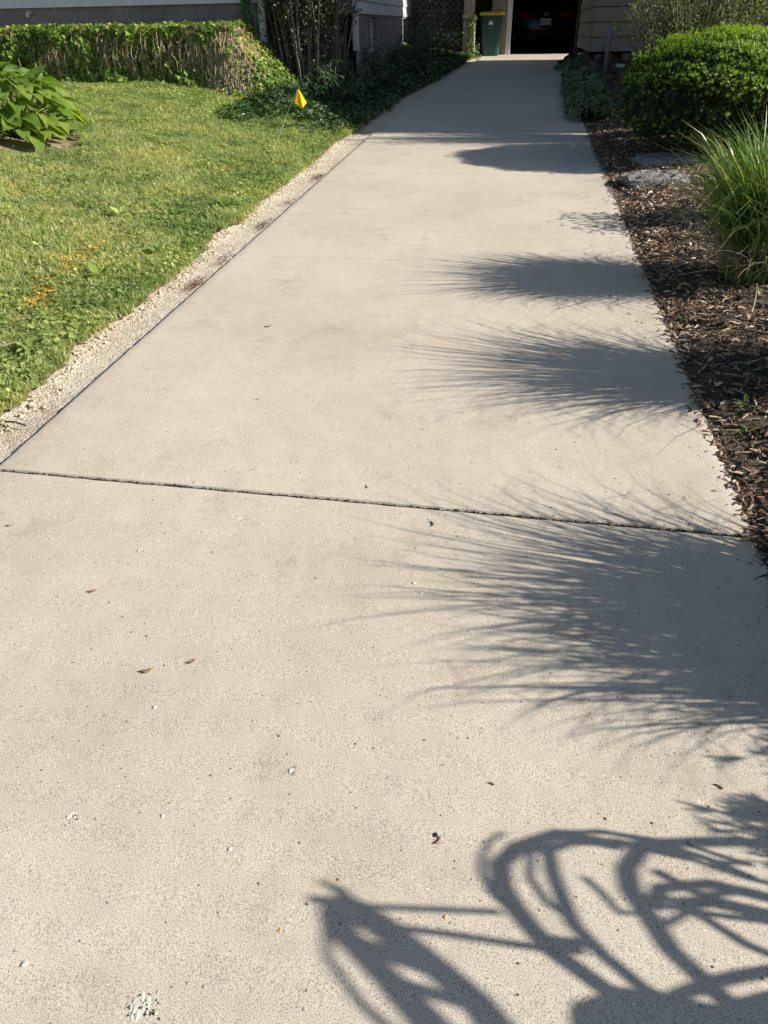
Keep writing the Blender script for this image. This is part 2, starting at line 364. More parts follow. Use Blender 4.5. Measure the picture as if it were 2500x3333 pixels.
# ------------------------------------------------------------------ terrain functions
CU = np.array([(-2.36,0),(-2.37,2.88),(-2.38,3.51),(-2.46,3.67),(-2.42,4.14),(-2.38,4.39),(-2.39,4.82),(-2.38,5.24),(-2.41,5.82),(-2.54,6.26),(-2.40,6.67),(-2.46,7.44),(-2.45,8.3),
               (-2.45,9.49),(-2.5,10.98),(-2.41,11.83),(-2.38,13.03),(-2.25,15.76),(-2.01,17.35),(-1.74,19.28),(-1.45,22.0),(-1.40,24)])
def curbx(y): return np.interp(y, CU[:, 1], CU[:, 0])+.018*hsh(y*0, y, 9)+.016*hsh(y*0+3, y, 23)+.016*np.tanh(4*hsh(y*0+1, y, 13))
LE = np.array([(-2.115,-2),(-2.115,12),(-1.96,14.66),(-1.65,18.28),(-1.21,22.08),(-1.15,24.05)])
def leftx(y): return np.interp(y, LE[:, 1], LE[:, 0])
RE = np.array([(.95,-2),(.95,12),(.93,14),(.95,18),(1.22,22),(1.3,24.05)])
def rightx(y): return np.interp(y, RE[:, 1], RE[:, 0])
def gl(x, y):
    x = np.asarray(x, float); d = np.maximum(0, curbx(y)-x); dd = np.minimum(d, 3.6)
    return prof(y)+.006+.13*dd+.012*hsh(x, y, 2.2)*np.minimum(1, d*3)
def gr(x, y):
    x = np.asarray(x, float); d = np.maximum(0, x-rightx(y))
    return prof(y)-.012+.10*np.minimum(d, .4)+.04*np.minimum(d, 4)+.016*hsh(x, y, 6)*np.minimum(1, d*6)
def grid(name, xs, ys, zf, mat, **kw):
    X, Y = np.meshgrid(xs, ys) if xs.ndim == 1 else (xs, ys); Z = zf(X, Y); V = np.stack([X, Y, Z], -1).reshape(-1, 3)
    r, c = X.shape; i = np.arange(r-1)[:, None]*c+np.arange(c-1)[None]; Fc = np.stack([i, i+1, i+c+1, i+c], -1).reshape(-1, 4)
    return link(name, np_mesh(name, V, Fc, True), mat, kind='structure', **kw)
# ground sheet to the horizon
ys = np.concatenate([np.linspace(-600, -6, 6), np.linspace(-4, 44, 49), np.linspace(60, 900, 6)])
grid('ground', np.linspace(-700, 700, 15), ys, lambda X, Y: prof(Y)-.16, M['thatch'])
# lawn soil: rows follow the curb edge
ys = np.linspace(-1, 26, 541); u = np.concatenate([np.linspace(0, 1, 14)**1.5*1.2, np.linspace(1.35, 12, 36)])
Y = np.repeat(ys[:, None], len(u), 1); X = curbx(Y)+.012-u[None]
grid('lawn_soil', X, Y, lambda X, Y: gl(X, Y)+.012*hsh(X, Y, 19)*(X < -2.45), M['thatch'])
ys = np.linspace(-1, 24.6, 513); u = np.concatenate([np.linspace(0, .6, 14), np.linspace(.7, 12, 60)])
Y = np.repeat(ys[:, None], len(u), 1); X = rightx(Y)+.004+u[None]
grid('mulch_bed', X, Y, lambda X, Y: gr(X, Y), M['soil'])
MULCH = bpy.data.objects['mulch_bed']
# old concrete edging strip, worn, between lawn and slabs
ys = np.linspace(-1, 24, 1001); u = np.linspace(0, 1, 14); Y = np.repeat(ys[:, None], 14, 1)
X = leftx(Y)-.016-u[None]*(leftx(Y)-.016-(curbx(Y)-.10))
def stripz(X, Y):
    f = (leftx(Y)-X)/.4; jt = np.zeros_like(Y)
    for yj in (3.05, 5.72, 8.62, 11.4, 14.9, 18.2): jt -= .02*np.exp(-((Y-yj-.05*hsh(X, X*0, 14))/.012)**2)
    return prof(Y)-.017-.010*np.sin(np.clip(f, 0, 1)*3.1)+.004*hsh(X, Y, 17)+.003*hsh(X, Y, 41)+.010*sstep(.5, .9, f)*np.maximum(0, hsh(X, Y, 7))+jt
grid('concrete_edging', X, Y, stripz, M['aggregate'])
FR = [ico('fragment', 1, 1, .3, k_, (1, 1.3, .5)) for k_ in range(4)]
n = 3600; y = rng.uniform(1.5, 13, n); x = curbx(y)+np.abs(rng.normal(0, .045, n))*(1+.8*hsh(y, y*0, 6)); k = x < -2.16
gn_scatter('edging_fragments', np.stack([x, y, stripz(x, y)+.002], 1)[k], rng.uniform(0, 6.28, (n, 3))[k]*[.12, .12, 1], (.003+.010*rng.uniform(size=n)**2.2)[k], rng.integers(0, 4, n)[k], FR, M['aggregate'], kind='stuff')
# ------------------------------------------------------------------ driveway slabs
drive = link('driveway', None, kind='structure')
grid('driveway_base', np.linspace(-2.2, 1.3, 6), np.linspace(-2, 24, 80), lambda X, Y: prof(Y)-.09, M['joint'])
JY = [-1.6, 2.412, 5.655, 8.925, 11.68, 15.0, 18.3, 21.6, 24.05]
for a, b2 in zip(JY[:-1], JY[1:]):
    g0 = .011 if abs(a-2.412) < .01 else .0034; g1 = .011 if abs(b2-2.412) < .01 else .0034
    y0, y1 = a+g0, b2-g1; n = 60; m_ = max(30, int((y1-y0)/.055))
    uu = np.concatenate([[0, .0012], np.linspace(.004, .996, n), [.9988, 1]]); vv = np.concatenate([[0, .0012], np.linspace(.004, .996, m_), [.9988, 1]])
    U_, V_ = np.meshgrid(uu, vv); Yg = y0+V_*(y1-y0)
    Xl, Xr = leftx(Yg)+.003*hsh(Yg*0, Yg, 15), rightx(Yg)+.005*hsh(Yg*0+5, Yg, 11); Xg = Xl+U_*(Xr-Xl)
    Yg = Yg-.024*(Xg+.55)*(V_ if abs(b2-2.412) < .01 else (1-V_) if abs(a-2.412) < .01 else 0)
    wob = .0035 if g0 > .01 or g1 > .01 else .0012
    Yg = Yg+wob*hsh(Xg, Xg*0+a, 21)*(np.abs(V_-.5)*2)**8
    if abs(a-8.925) < .01 or a < 0: pass
    edge = np.minimum(np.minimum(U_*(Xr-Xl), (1-U_)*(Xr-Xl)), np.minimum(V_, 1-V_)*(y1-y0))
    Zg = prof(Yg)-.0035*(1-sstep(0, .008, edge))+.0012*hsh(Xg, Yg, 1.4)
    r, c = Xg.shape; top = np.stack([Xg, Yg, Zg], -1).reshape(-1, 3)
    i = np.arange(r-1)[:, None]*c+np.arange(c-1)[None]; Fq = np.stack([i, i+1, i+c+1, i+c], -1).reshape(-1, 4)
    per = list(range(c))+[k*c+c-1 for k in range(1, r)]+[(r-1)*c+k for k in range(c-2, -1, -1)]+[k*c for k in range(r-2, 0, -1)]
    low = top[per].copy(); low[:, 2] -= .1; nb = len(top); nn = len(per); k = np.arange(nn); k2 = (k+1) % nn; pa = np.array(per)
    side = np.stack([pa[k2], pa[k], nb+k, nb+k2], -1)
    link('slab', np_mesh('slab', np.vstack([top, low]), np.vstack([Fq, side])), M['concrete'], drive)
# dirt and moss in the open joint
V = []; n = 2600; px_ = rng.uniform(-2.1, .94, n); py_ = 2.412-.024*(px_+.55)+rng.normal(0, .0045, n)
JB = [np_mesh('crumb', *[np.array(q) for q in ([(0,0,.006),(.006,0,0),(0,.006,0),(-.006,0,0),(0,-.005,0)], [(0,1,2),(0,2,3),(0,3,4),(0,4,1)])])]
gn_scatter('joint_crumbs', np.stack([px_, py_, prof(py_)-.018+rng.uniform(0, .010, n)], 1), rng.uniform(-.5, 6, (n, 3)), rng.uniform(.4, 1.3, n), np.zeros(n), JB, M['joint'], kind='stuff')
n = 260; px_ = rng.uniform(-1.7, .3, n); py_ = 2.412-.024*(px_+.55)+rng.normal(0, .005, n)
_v, _f = star(7, 1.2, NEEDLE, .8, 3); GB = [np_mesh('moss_tuft', _v*.008, _f)]
gn_scatter('joint_moss', np.stack([px_, py_, prof(py_)-.012], 1), np.stack([np.full(n, 1.57), np.zeros(n), rng.uniform(0, 6, n)], 1), rng.uniform(.5, 1.2, n), np.zeros(n), GB, leaf_mat('moss', (.16, .15, .03), (.28, .20, .05), .1, .8), kind='stuff')
# ------------------------------------------------------------------ lawn
def tuft(seed, nb=14, h=.06, spread=.035, w=.0035, lean=.5):
    r = np.random.default_rng(seed); V = []; Fq = []
    for i in range(nb):
        a = r.uniform(0, 6.28); rad = spread*math.sqrt(r.uniform()); bx, by = rad*math.cos(a), rad*math.sin(a)
        d = r.uniform(0, 6.28); ln = r.uniform(.1, lean)*h*1.3; hh = h*r.uniform(.55, 1.15); ww = w*r.uniform(.7, 1.3); pd = d+1.57+r.uniform(-.6, .6)
        ox, oy = math.cos(pd)*ww, math.sin(pd)*ww; cx, cy = math.cos(d)*ln, math.sin(d)*ln; b = len(V)
        V += [(bx-ox, by-oy, -.005), (bx+ox, by+oy, -.005), (bx+cx*.35-ox*.8, by+cy*.35-oy*.8, hh*.6), (bx+cx*.35+ox*.8, by+cy*.35+oy*.8, hh*.6), (bx+cx, by+cy, hh)]
        Fq += [(b, b+1, b+3), (b, b+3, b+2), (b+2, b+3, b+4)]
    return np.array(V), np.array(Fq)
def in_lawn(x, y):
    hosta = ((x+5.62)/.80)**2+((y-8.42)/.80)**2 < 1+.35*hsh(x, y, 4)
    return (x < curbx(y)+.004+.02*hsh(x, y, 30)) & (y < 13.8) & (~hosta)
def gpts(n, x0, x1, y0, y1, f): 
    x = rng.uniform(x0, x1, n); y = rng.uniform(y0, y1, n); k = f(x, y); return x[k], y[k]
T = [np_mesh('grass_tuft', *tuft(s, 14, .052, .038, .0030, 1.3)) for s in range(6)]
x, y = gpts(80000, -9.5, -2.3, 2.2, 13.8, lambda x, y: in_lawn(x, y) & (x > -2.6-.62*y) & (rng.uniform(size=len(x)) < .80+.3*hsh(x, y, 1.7)))
R = np.stack([rng.normal(0, .16, len(x)), rng.normal(0, .16, len(x)), rng.uniform(0, 6.28, len(x))], 1)
gn_scatter('lawn_grass', np.stack([x, y, gl(x, y)], 1), R, rng.uniform(.6, 1.25, len(x))*(.95+.25*hsh(x, y, 1.1)), rng.integers(0, 6, len(x)), T, M['grass'], kind='stuff')
# clover, ground ivy and broad leaves: dense along the edging and towards the wall
def cluster(seed, n, tmpl, size, rad, h):
    r = np.random.default_rng(seed); P = []; D = []; Nn = []
    for i in range(n):
        a = r.uniform(0, 6.28); q = rad*math.sqrt(r.uniform()); P.append((q*math.cos(a), q*math.sin(a), r.uniform(.3, 1)*h)); b = r.uniform(0, 6.28)
        D.append((math.cos(b), math.sin(b), r.uniform(-.3, .35))); Nn.append((r.normal()*.35, r.normal()*.35, 1))
    return cloud(tmpl[0], tmpl[1], np.array(P), np.array(D), np.array(Nn), r.uniform(.6, 1.2, n)*size)
CL = [np_mesh('clover_leaf', *cluster(s, 9, ROUND, .022, .05, .045)) for s in range(4)]+[np_mesh('broad_leaf', *cluster(s+9, 6, LEAF, .05, .03, .05)) for s in range(2)]
def dens(x, y):
    e = np.exp(-(curbx(y)-x)/.35)*1.0; top = sstep(9.5, 12.5, y)*.9; p = np.maximum(0, hsh(x, y, 1.3)-.15)*.8
    return rng.uniform(size=len(x)) < e+top+p+.16
x, y = gpts(46000, -9.5, -2.3, 2.2, 13.8, lambda x, y: in_lawn(x+.02, y) & (x > -2.6-.62*y) & dens(x, y))
gn_scatter('clover_and_creepers', np.stack([x, y, gl(x, y)], 1), np.stack([rng.normal(0, .2, len(x)), rng.normal(0, .2, len(x)), rng.uniform(0, 6.28, len(x))], 1),
           rng.uniform(.6, 1.3, len(x)), rng.choice(6, len(x), p=[.22, .22, .22, .22, .06, .06]), CL, M['clover'], kind='stuff')
# orange marking paint sprayed on the grass (two short dashes)
for (ax, ay, bx, by, nn, lab) in ((-2.92, 4.15, -3.14, 5.45, 420, 'orange marking paint sprayed across grass near left frame edge'), (-3.16, 8.15, -3.02, 8.75, 90, 'short dash of orange marking paint on grass below the flag')):
    t_ = rng.uniform(0, 1, nn); x = ax+(bx-ax)*t_+rng.normal(0, .045, nn); y = ay+(by-ay)*t_+rng.normal(0, .05, nn)
    V0 = []; F0 = []; b0 = 0
    for i in range(nn):
        v, f = (tuft(100+i, 3, .04, .03, .0020, 1.6) if i % 3 else cluster(100+i, 2, ROUND, .022, .03, .045)); 
        v = np.array(v)*rng.uniform(.9, 1.3)+np.array([x[i], y[i], float(gl(x[i], y[i]))+.004]); V0.append(v); F0.append(np.array(f)+b0); b0 += len(v)
    tag(link('marking_paint', np_mesh('marking_paint', np.vstack(V0), np.vstack(F0)), M['yellowgrass'], kind='stuff'), lab, 'marking')
# weeds by the edging
def weed(name, x, y, n, size, label, cat='weed', mat='clover', tm=LEAF, grp=None):
    P = []; D = []; Nn = []
    for i in range(n):
        a = 6.28*i/n+rng.uniform(-.3, .3); e = rng.uniform(.2, .9); D.append((math.cos(a)*math.cos(e), math.sin(a)*math.cos(e), math.sin(e))); Nn.append((-math.cos(a)*math.sin(e)*.8, -math.sin(a)*math.sin(e)*.8, 1)); P.append((math.cos(a)*.01, math.sin(a)*.01, rng.uniform(0, .05)))
    t = thing(name, label, cat, (x, y, float((gl if x < 0 else gr)(x, y))), group=grp)
    leaf_objs('leaf', tm, P, D, Nn, rng.uniform(.7, 1.2, n)*size, M[mat], t)
for k, (x, y, n, s, lab) in enumerate([(-2.78, 4.75, 9, .11, 'broad leaved green weed in lawn beside first edging bay'), (-2.62, 6.95, 12, .12, 'large leafy weed clump where lawn bulges at the edging notch'),
        (-2.60, 8.1, 11, .10, 'bright weed tuft on lawn edge above the edging crack'), (-3.3, 6.2, 8, .10, 'pale broadleaf weed standing in the middle lawn'), (-3.75, 5.7, 10, .10, 'leafy weed patch left of pale broadleaf in the lawn'),
        (-2.58, 3.55, 10, .09, 'low green weed beside the nearest lawn corner'), (-2.66, 5.45, 9, .10, 'weed hugging the lawn edge at the dirt clump')]):
    weed('lawn_weed', x, y, n, s, lab, grp='weeds at the lawn edge')
for (x, y, h, lab) in [(-2.83, 10.9, .16, 'white dandelion seed head beside the shade line'), (-2.64, 5.15, .07, 'white clover bloom at lawn edge near edging'), (-3.72, 4.6, .07, 'pale dandelion puff low in the nearer lawn')]:
    z = float(gl(x, y)); t = thing('dandelion', lab, 'flower', (x, y, z)); MB().tube([(0, 0, 0), (.004, 0, h*.6), (0, .004, h)], .002, 5).build('stem', M['clover'], t)
    V, Fc = star(16, 1.5, NEEDLE, 1, 4); V = V*[.022, .012, .022]; link('seed_head', np_mesh('seed_head', np.vstack([V, -V]), np.vstack([Fc, Fc+len(V)])), M['palepebble'], t, loc=(0, 0, h), kind='stuff')
# ------------------------------------------------------------------ marking flag
def flag():
    bx, by = -3.01, 9.69; z = float(gl(bx, by)); t = thing('marking_flag', 'small yellow utility flag on thin white leaning wire in lawn', 'flag', (bx, by, z))
    tip = Vector((.41, 0, 1.05-z)); mb = MB(); pts = [tip*(k/6)+Vector((.012*math.sin(k*1.1), .01*math.sin(k), -.02*math.sin(k/6*3.14))) for k in range(7)]; pts[0].z = -.05
    mb.tube(pts, .0026, 6).build('wire', M['wire'], t)
    A = tip; B = Vector((.335, -.004, .945-z-.02)); C = Vector((.362, -.03, .925-z-.02)); D = Vector((.445, -.022, .845-z)); E_ = Vector((.435, -.045, 1.0-z)); G_ = Vector((.49, .03, .90-z)); H_ = Vector((.455, -.035, .855-z))
    vs = [A, B, C, D, E_, G_, H_]; m = MB(); m.add(vs, [(0, 1, 2), (0, 2, 3), (0, 3, 6), (0, 6, 5)]); 
    off = Vector((.0, .0012, .0)); m.add([v+off for v in vs], [(2, 1, 0), (3, 2, 0), (6, 3, 0), (5, 6, 0)])
    fo = m.build('pennant', M['flag'], t)
    q = MB()   # faint print on the folded faces
    for k in range(7):
        c = A.lerp(C, .0)+(C.lerp(D, .45)-A)*(.38+.07*k)+Vector((0, -.004, 0)); q.add([c+Vector((-.010, -.001, -.001)), c+Vector((.010, -.003, -.005)), c+Vector((.010, -.003, -.0085)), c+Vector((-.010, -.001, -.0045))], [(0, 1, 2, 3)])
    for k in range(9):
        c = A.lerp(H_.lerp(G_, .45), .35+.055*k)+Vector((0, -.005, 0)); q.add([c+Vector((-.006, 0, 0)), c+Vector((.005, .0, .003)), c+Vector((.006, .0, -.001)), c+Vector((-.005, 0, -.004))], [(0, 1, 2, 3)])
    q.build('print', M['black'], fo)
flag()
# ------------------------------------------------------------------ hosta
def hosta_leaf(seed):
    r = np.random.default_rng(seed); nu, nv = 7, 9; V = []; UV = []; wv = r.uniform(.9, 1.15); ph = r.uniform(0, 6)
    for j in range(nv):
        t = j/(nv-1); w = .36*wv*math.sin(math.pi*min(1, t**.72))**.75*(1-.25*t) if 0 < t < 1 else 0.001
        for i in range(nu):
            u = i/(nu-1)*2-1; z = .12*t-.34*t*t+abs(u)*.22*w*2-.10*u*u*w+.014*math.sin(t*19+ph+u*3)*abs(u)**2
            V.append((u*w, t, z)); UV.append((u*.5+.5, t))
    Fc = [(j*nu+i, j*nu+i+1, (j+1)*nu+i+1, (j+1)*nu+i) for j in range(nv-1) for i in range(nu-1)]
    return np_mesh('leaf', V, Fc, True, UV)
def hosta_mat():
    m = leaf_mat('hosta_leaf', (.16, .28, .04), (.30, .42, .08), .38, .36, None, .5); t = m.node_tree; b = t.nodes['Principled BSDF']
    uv = t.nodes.new('ShaderNodeTexCoord').outputs['UV']; w = t.nodes.new('ShaderNodeTexWave'); w.bands_direction = 'X'; w.inputs['Scale'].default_value = 3.2; w.inputs['Distortion'].default_value = .6
    t.links.new(uv, w.inputs[0]); bump(t, b, w.outputs['Fac'], .8, .012); return m
def hosta():
    cx, cy = -5.60, 8.50; z0 = float(gl(cx, cy)); t = thing('hosta', 'large hosta with broad glossy ribbed leaves on bare soil by left frame edge', 'plant', (cx, cy, z0))
    me = [hosta_leaf(s) for s in range(5)]; P = []; D = []; Nn = []; S = []
    for k, (phi, n, rr) in enumerate([(1.52, 40, .74), (1.36, 44, .72), (1.2, 42, .70), (1.02, 38, .67), (.84, 32, .64), (.64, 26, .62), (.44, 18, .60), (.24, 11, .58), (.08, 5, .56)]):
        for i in range(n):
            a = 6.283*(i+.5*k)/n+rng.normal(0, .09); p = phi+rng.normal(0, .07); r_ = rr*rng.uniform(.86, 1.05)*.86
            P.append((math.sin(p)*math.cos(a)*r_, math.sin(p)*math.sin(a)*r_, .10+math.cos(p)*r_*1.12)); dn = -.55*math.sin(p)+rng.normal(0, .2)
            D.append((math.cos(a)+rng.normal(0, .22), math.sin(a)+rng.normal(0, .22), dn+.35)); Nn.append((.6*math.sin(p)*math.cos(a)+rng.normal(0, .3), .6*math.sin(p)*math.sin(a)+rng.normal(0, .3), math.cos(p)+.6)); S.append(rng.uniform(.19, .27))
    hm = hosta_mat(); leaf_objs('leaf', None, P, D, Nn, S, hm, t, me)
    for q in me:
        if not q.materials: q.materials.append(hm)
    st = MB()
    for p in P: st.tube([(p[0]*.08, p[1]*.08, 0), (p[0]*.6, p[1]*.6, p[2]*.75), p], .004, 4, cap=False)
    st.build('petioles', M['clover'], t, kind='stuff')
hosta()
# bare soil patch under it
X, Y = np.meshgrid(np.linspace(-1, 1, 30), np.linspace(-1, 1, 30)); k = np.sqrt(1-.5*Y**2); k2 = np.sqrt(1-.5*X**2); XX = -5.66+X*k*(.90+.07*hsh(X*2, Y*2)); YY = 8.36+Y*k2*(.90+.07*hsh(Y*2, X*2))
grid('soil_patch', XX, YY, lambda X, Y: gl(X, Y)+.016-.04*sstep(.5, 1, np.hypot(X+5.66, Y-8.36)/.90)+.012*hsh(X, Y, 9), M['drysoil'])
# ------------------------------------------------------------------ retaining wall with ivy
def retaining():
    x0, x1, y = -11, -4.72, 13.86; t = thing('retaining_wall', 'low stone retaining wall behind the lawn hidden by ivy', 'wall', (x0, y, 0)); st = []
    for r_ in range(5):
        x = 0 if r_ % 2 else -.2
        while x < x1-x0:
            w = rng.uniform(.32, .52); zb = .80+r_*.172; a, b = max(0, x), min(x1-x0, x+w)
            if b-a > .06: MB().box(a+.006, b-.006, rng.uniform(0, .03), .38, zb+.005, zb+.167).build('stone', M['wallstone'], t, bevel=.012)
            x += w
    MB().box(0, x1-x0, .05, .36, .3, 1.64).build('core', M['soil'], t)
    # side return towards the house
    for r_ in range(4):
        for k in range(3): MB().box(x1-x0-.34, x1-x0+rng.uniform(-.02, .02), .40+k*.36, .40+k*.36+.35, .80+r_*.172, .965+r_*.172).build('stone', M['wallstone'], t, bevel=.012)
    gx_ = rng.uniform(-10, -7.2, 900); gy_ = rng.uniform(14.35, 14.98, 900); gn_scatter('white_gravel', np.stack([gx_, gy_, 1.67+.02*rng.uniform(size=900)], 1), rng.uniform(0, 6, (900, 3)), rng.uniform(.012, .03, 900), np.zeros(900), [ico('gravel', 1, 1, .2, 3)], M['palepebble'], kind='stuff')
    grid('terrace', np.linspace(-11, -4.8, 20), np.linspace(14.1, 15.1, 6), lambda X, Y: X*0+1.64+.02*hsh(X, Y, 4), M['soil'])
retaining()
def ivy():
    t = thing('ivy', 'sunlit ivy covering the retaining wall with trailing stems', 'ivy', (-8, 13.8, .9)); P = []; D = []; Nn = []; S = []
    n = 22000; x = rng.uniform(-3.0, 3.3, n); z = rng.uniform(-.12, .82, n); cov = .80-.36*sstep(-.5, 3.0, x)+.38*hsh(x, z, 2.4)+.35*sstep(.62, .8, z)+.25*sstep(.2, -.1, z)
    k = rng.uniform(size=n) < cov; x, z = x[k], z[k]; n = len(x)
    dep = -.05-.16*rng.uniform(size=n)-.08*hsh(x, z, 3)-.10*sstep(.3, -.1, z)
    P = np.stack([x, dep, z], 1); Nn = np.stack([rng.normal(.25, .5, n), -1+rng.normal(0, .3, n), rng.normal(.5, .4, n)], 1); D = np.stack([rng.normal(0, .6, n), np.full(n, -.35), -1+rng.normal(0, .35, n)], 1); S = .035+.075*rng.uniform(size=n)**2
    n2 = 5200; x = rng.uniform(-3, 3.3, n2); yy = rng.uniform(-.2, .95, n2)**1.0; zt = .78+.05*hsh(x, yy, 3)+.03*rng.uniform(size=n2)
    P2 = np.stack([x, yy, zt+.03*rng.uniform(size=n2)], 1); N2 = np.stack([rng.normal(.2, .45, n2), rng.normal(-.2, .45, n2), np.ones(n2)], 1); D2 = unit(n2); D2[:, 2] *= .4
    P = np.vstack([P, P2]); D = np.vstack([D, D2]); Nn = np.vstack([Nn, N2]); S = np.concatenate([S, rng.uniform(.04, .075, n2)])
    big = np.argsort(-S*(P[:, 1] < 0)); a, b = big[:280], big[280:]
    leaf_objs('leaf', IVY, P[a], D[a], Nn[a], S[a]*1.1, M['ivy'], t)
    foliage('leaf_mass', IVY, P[b], D[b], Nn[b], S[b], M['ivy'], t, kind='stuff')
    # dry brown leaves
    n = 2600; x = rng.uniform(-3, 3.3, n); z = rng.uniform(.1, .84, n); kk = hsh(x+2, z, 1.8)+.5*sstep(1.0, 3, x)*1 > .15; x, z = x[kk], z[kk]; n = len(x)
    foliage('dry_leaves', IVY, np.stack([x, -.12-.1*rng.uniform(size=n), z], 1), np.stack([rng.normal(0, .6, n), np.full(n, -.4), -np.ones(n)], 1), np.stack([rng.normal(0, .5, n), -np.ones(n), rng.normal(.3, .3, n)], 1), rng.uniform(.03, .06, n), M['ivydry'], t, kind='stuff')
    mb = MB()
    for i in range(170):
        u = rng.uniform()**.33; xs = -3+u*6.25; z1 = rng.uniform(.55, .84); z0 = rng.uniform(-.1, .3); nseg = 5; pts = []; xx = xs
        for j in range(nseg): xx += rng.normal(0, .045); pts.append((xx, -.14-.07*rng.uniform()-.07*math.sin(j/4*3.1), z1+(z0-z1)*j/(nseg-1)))
        mb.tube(pts, rng.uniform(.002, .0045), 4, cap=False)
    mb.build('vines', M['dryvine'], t, kind='stuff')
ivy()
def ivy_end():
    # mound of dry vines and ivy that slopes off the end of the wall into the shade
    ox, oy, oz = -4.7, 13.7, .7; t = thing('ivy_mound', 'sloping mound of tan dry vines and ivy at the wall end', 'ivy', (ox, oy, oz))
    def hf(x, y):
        dx = np.maximum(0, x+4.88); dy = np.maximum(0, 13.72-y+.10*np.maximum(0, -4.9-x)); d = dx/1.02+dy/np.where(x < -4.9, .22, .22+.75*np.minimum(dx, .6))
        return 1.02*np.clip(1-d**.85, 0, 1)+.05*hsh(x, y, 5)
    def H3(x, y): return np.stack([x-ox, y-oy, np.maximum(gl(x, y), gl(x, y)*0+.60)*0+gl(x, y)+hf(x, y)*np.where(x < -4.88, .86, .9)-oz], -1)
    X, Y = np.meshgrid(np.linspace(-5.15, -3.75, 30), np.linspace(13.05, 15.0, 40)); P = H3(X, Y)-[0, -.05, .06]; i = np.arange(39)[:, None]*30+np.arange(29)[None]
    link('soil_core', np_mesh('soil_core', P.reshape(-1, 3), np.stack([i, i+1, i+31, i+30], -1).reshape(-1, 4), True), M['soil'], t)
    def pts(n, off, x0=-5.15, x1=-3.8, y0=13.2, y1=14.9):
        # even spread over the steep faces: sample heavily and keep by slope
        x = rng.uniform(x0, x1, n*6); y = rng.uniform(y0, y1, n*6); e = .02; gx = (hf(x+e, y)-hf(x-e, y))/(2*e); gy = (hf(x, y+e)-hf(x, y-e))/(2*e)
        w = np.sqrt(1+gx**2+gy**2); k = (rng.uniform(size=n*6) < w/w.max()) & (hf(x, y) > .02); x, y, gx, gy = [q[k][:n] for q in (x, y, gx, gy)]
        Nv = np.stack([-gx, -gy, np.ones(len(x))], 1); Nv /= np.linalg.norm(Nv, axis=1, keepdims=True); return H3(x, y)+Nv*off*rng.uniform(.1, 1, (len(x), 1)), Nv, x, y
    P, Nv, x, y = pts(5200, .10); k = rng.uniform(size=len(x)) < .16+.62*sstep(-4.75, -4.35, x)+.25*sstep(.3, .1, P[:, 2]); P, Nv = P[k], Nv[k]; n = len(P)
    foliage('leaf_mass', IVY, P, np.stack([rng.normal(.3, .5, n), rng.normal(-.3, .4, n), rng.normal(-.9, .3, n)], 1), Nv+rng.normal(0, .35, (n, 3))+[0, 0, .3], rng.uniform(.04, .075, n), M['ivy'], t, kind='stuff')
    P, Nv, x, y = pts(2000, .07, x1=-4.3); n = len(P); foliage('dry_leaves', IVY, P, unit(n), Nv+rng.normal(0, .4, (n, 3)), rng.uniform(.03, .055, n), M['ivydry'], t, kind='stuff')
    mb = MB()
    for i in range(1500):
        x = rng.uniform(-5.15, -4.3); y = rng.uniform(13.45, 14.3); x, y = float(x), float(y)
        if hf(np.array(x), np.array(y)) < .3: continue
        pp = []; 
        for j in range(6):
            e = .03; q = H3(np.array(x), np.array(y)); pp.append(tuple(q+[rng.normal(0, .012), -.05+rng.normal(0, .012), .03+rng.normal(0, .012)])); gx = float(hf(np.array(x+e), np.array(y))-hf(np.array(x-e), np.array(y))); gy = float(hf(np.array(x), np.array(y+e))-hf(np.array(x), np.array(y-e))); g = math.hypot(gx, gy)+1e-5
            st = .06 if g < .15 else .035; x += -gx/g*st+rng.normal(0, .012); y += -gy/g*st+rng.normal(0, .008)
        mb.tube(pp, rng.uniform(.002, .0048), 4, cap=False)
    mb.build('dry_vines', M['dryvine'], t, kind='stuff')
ivy_end()
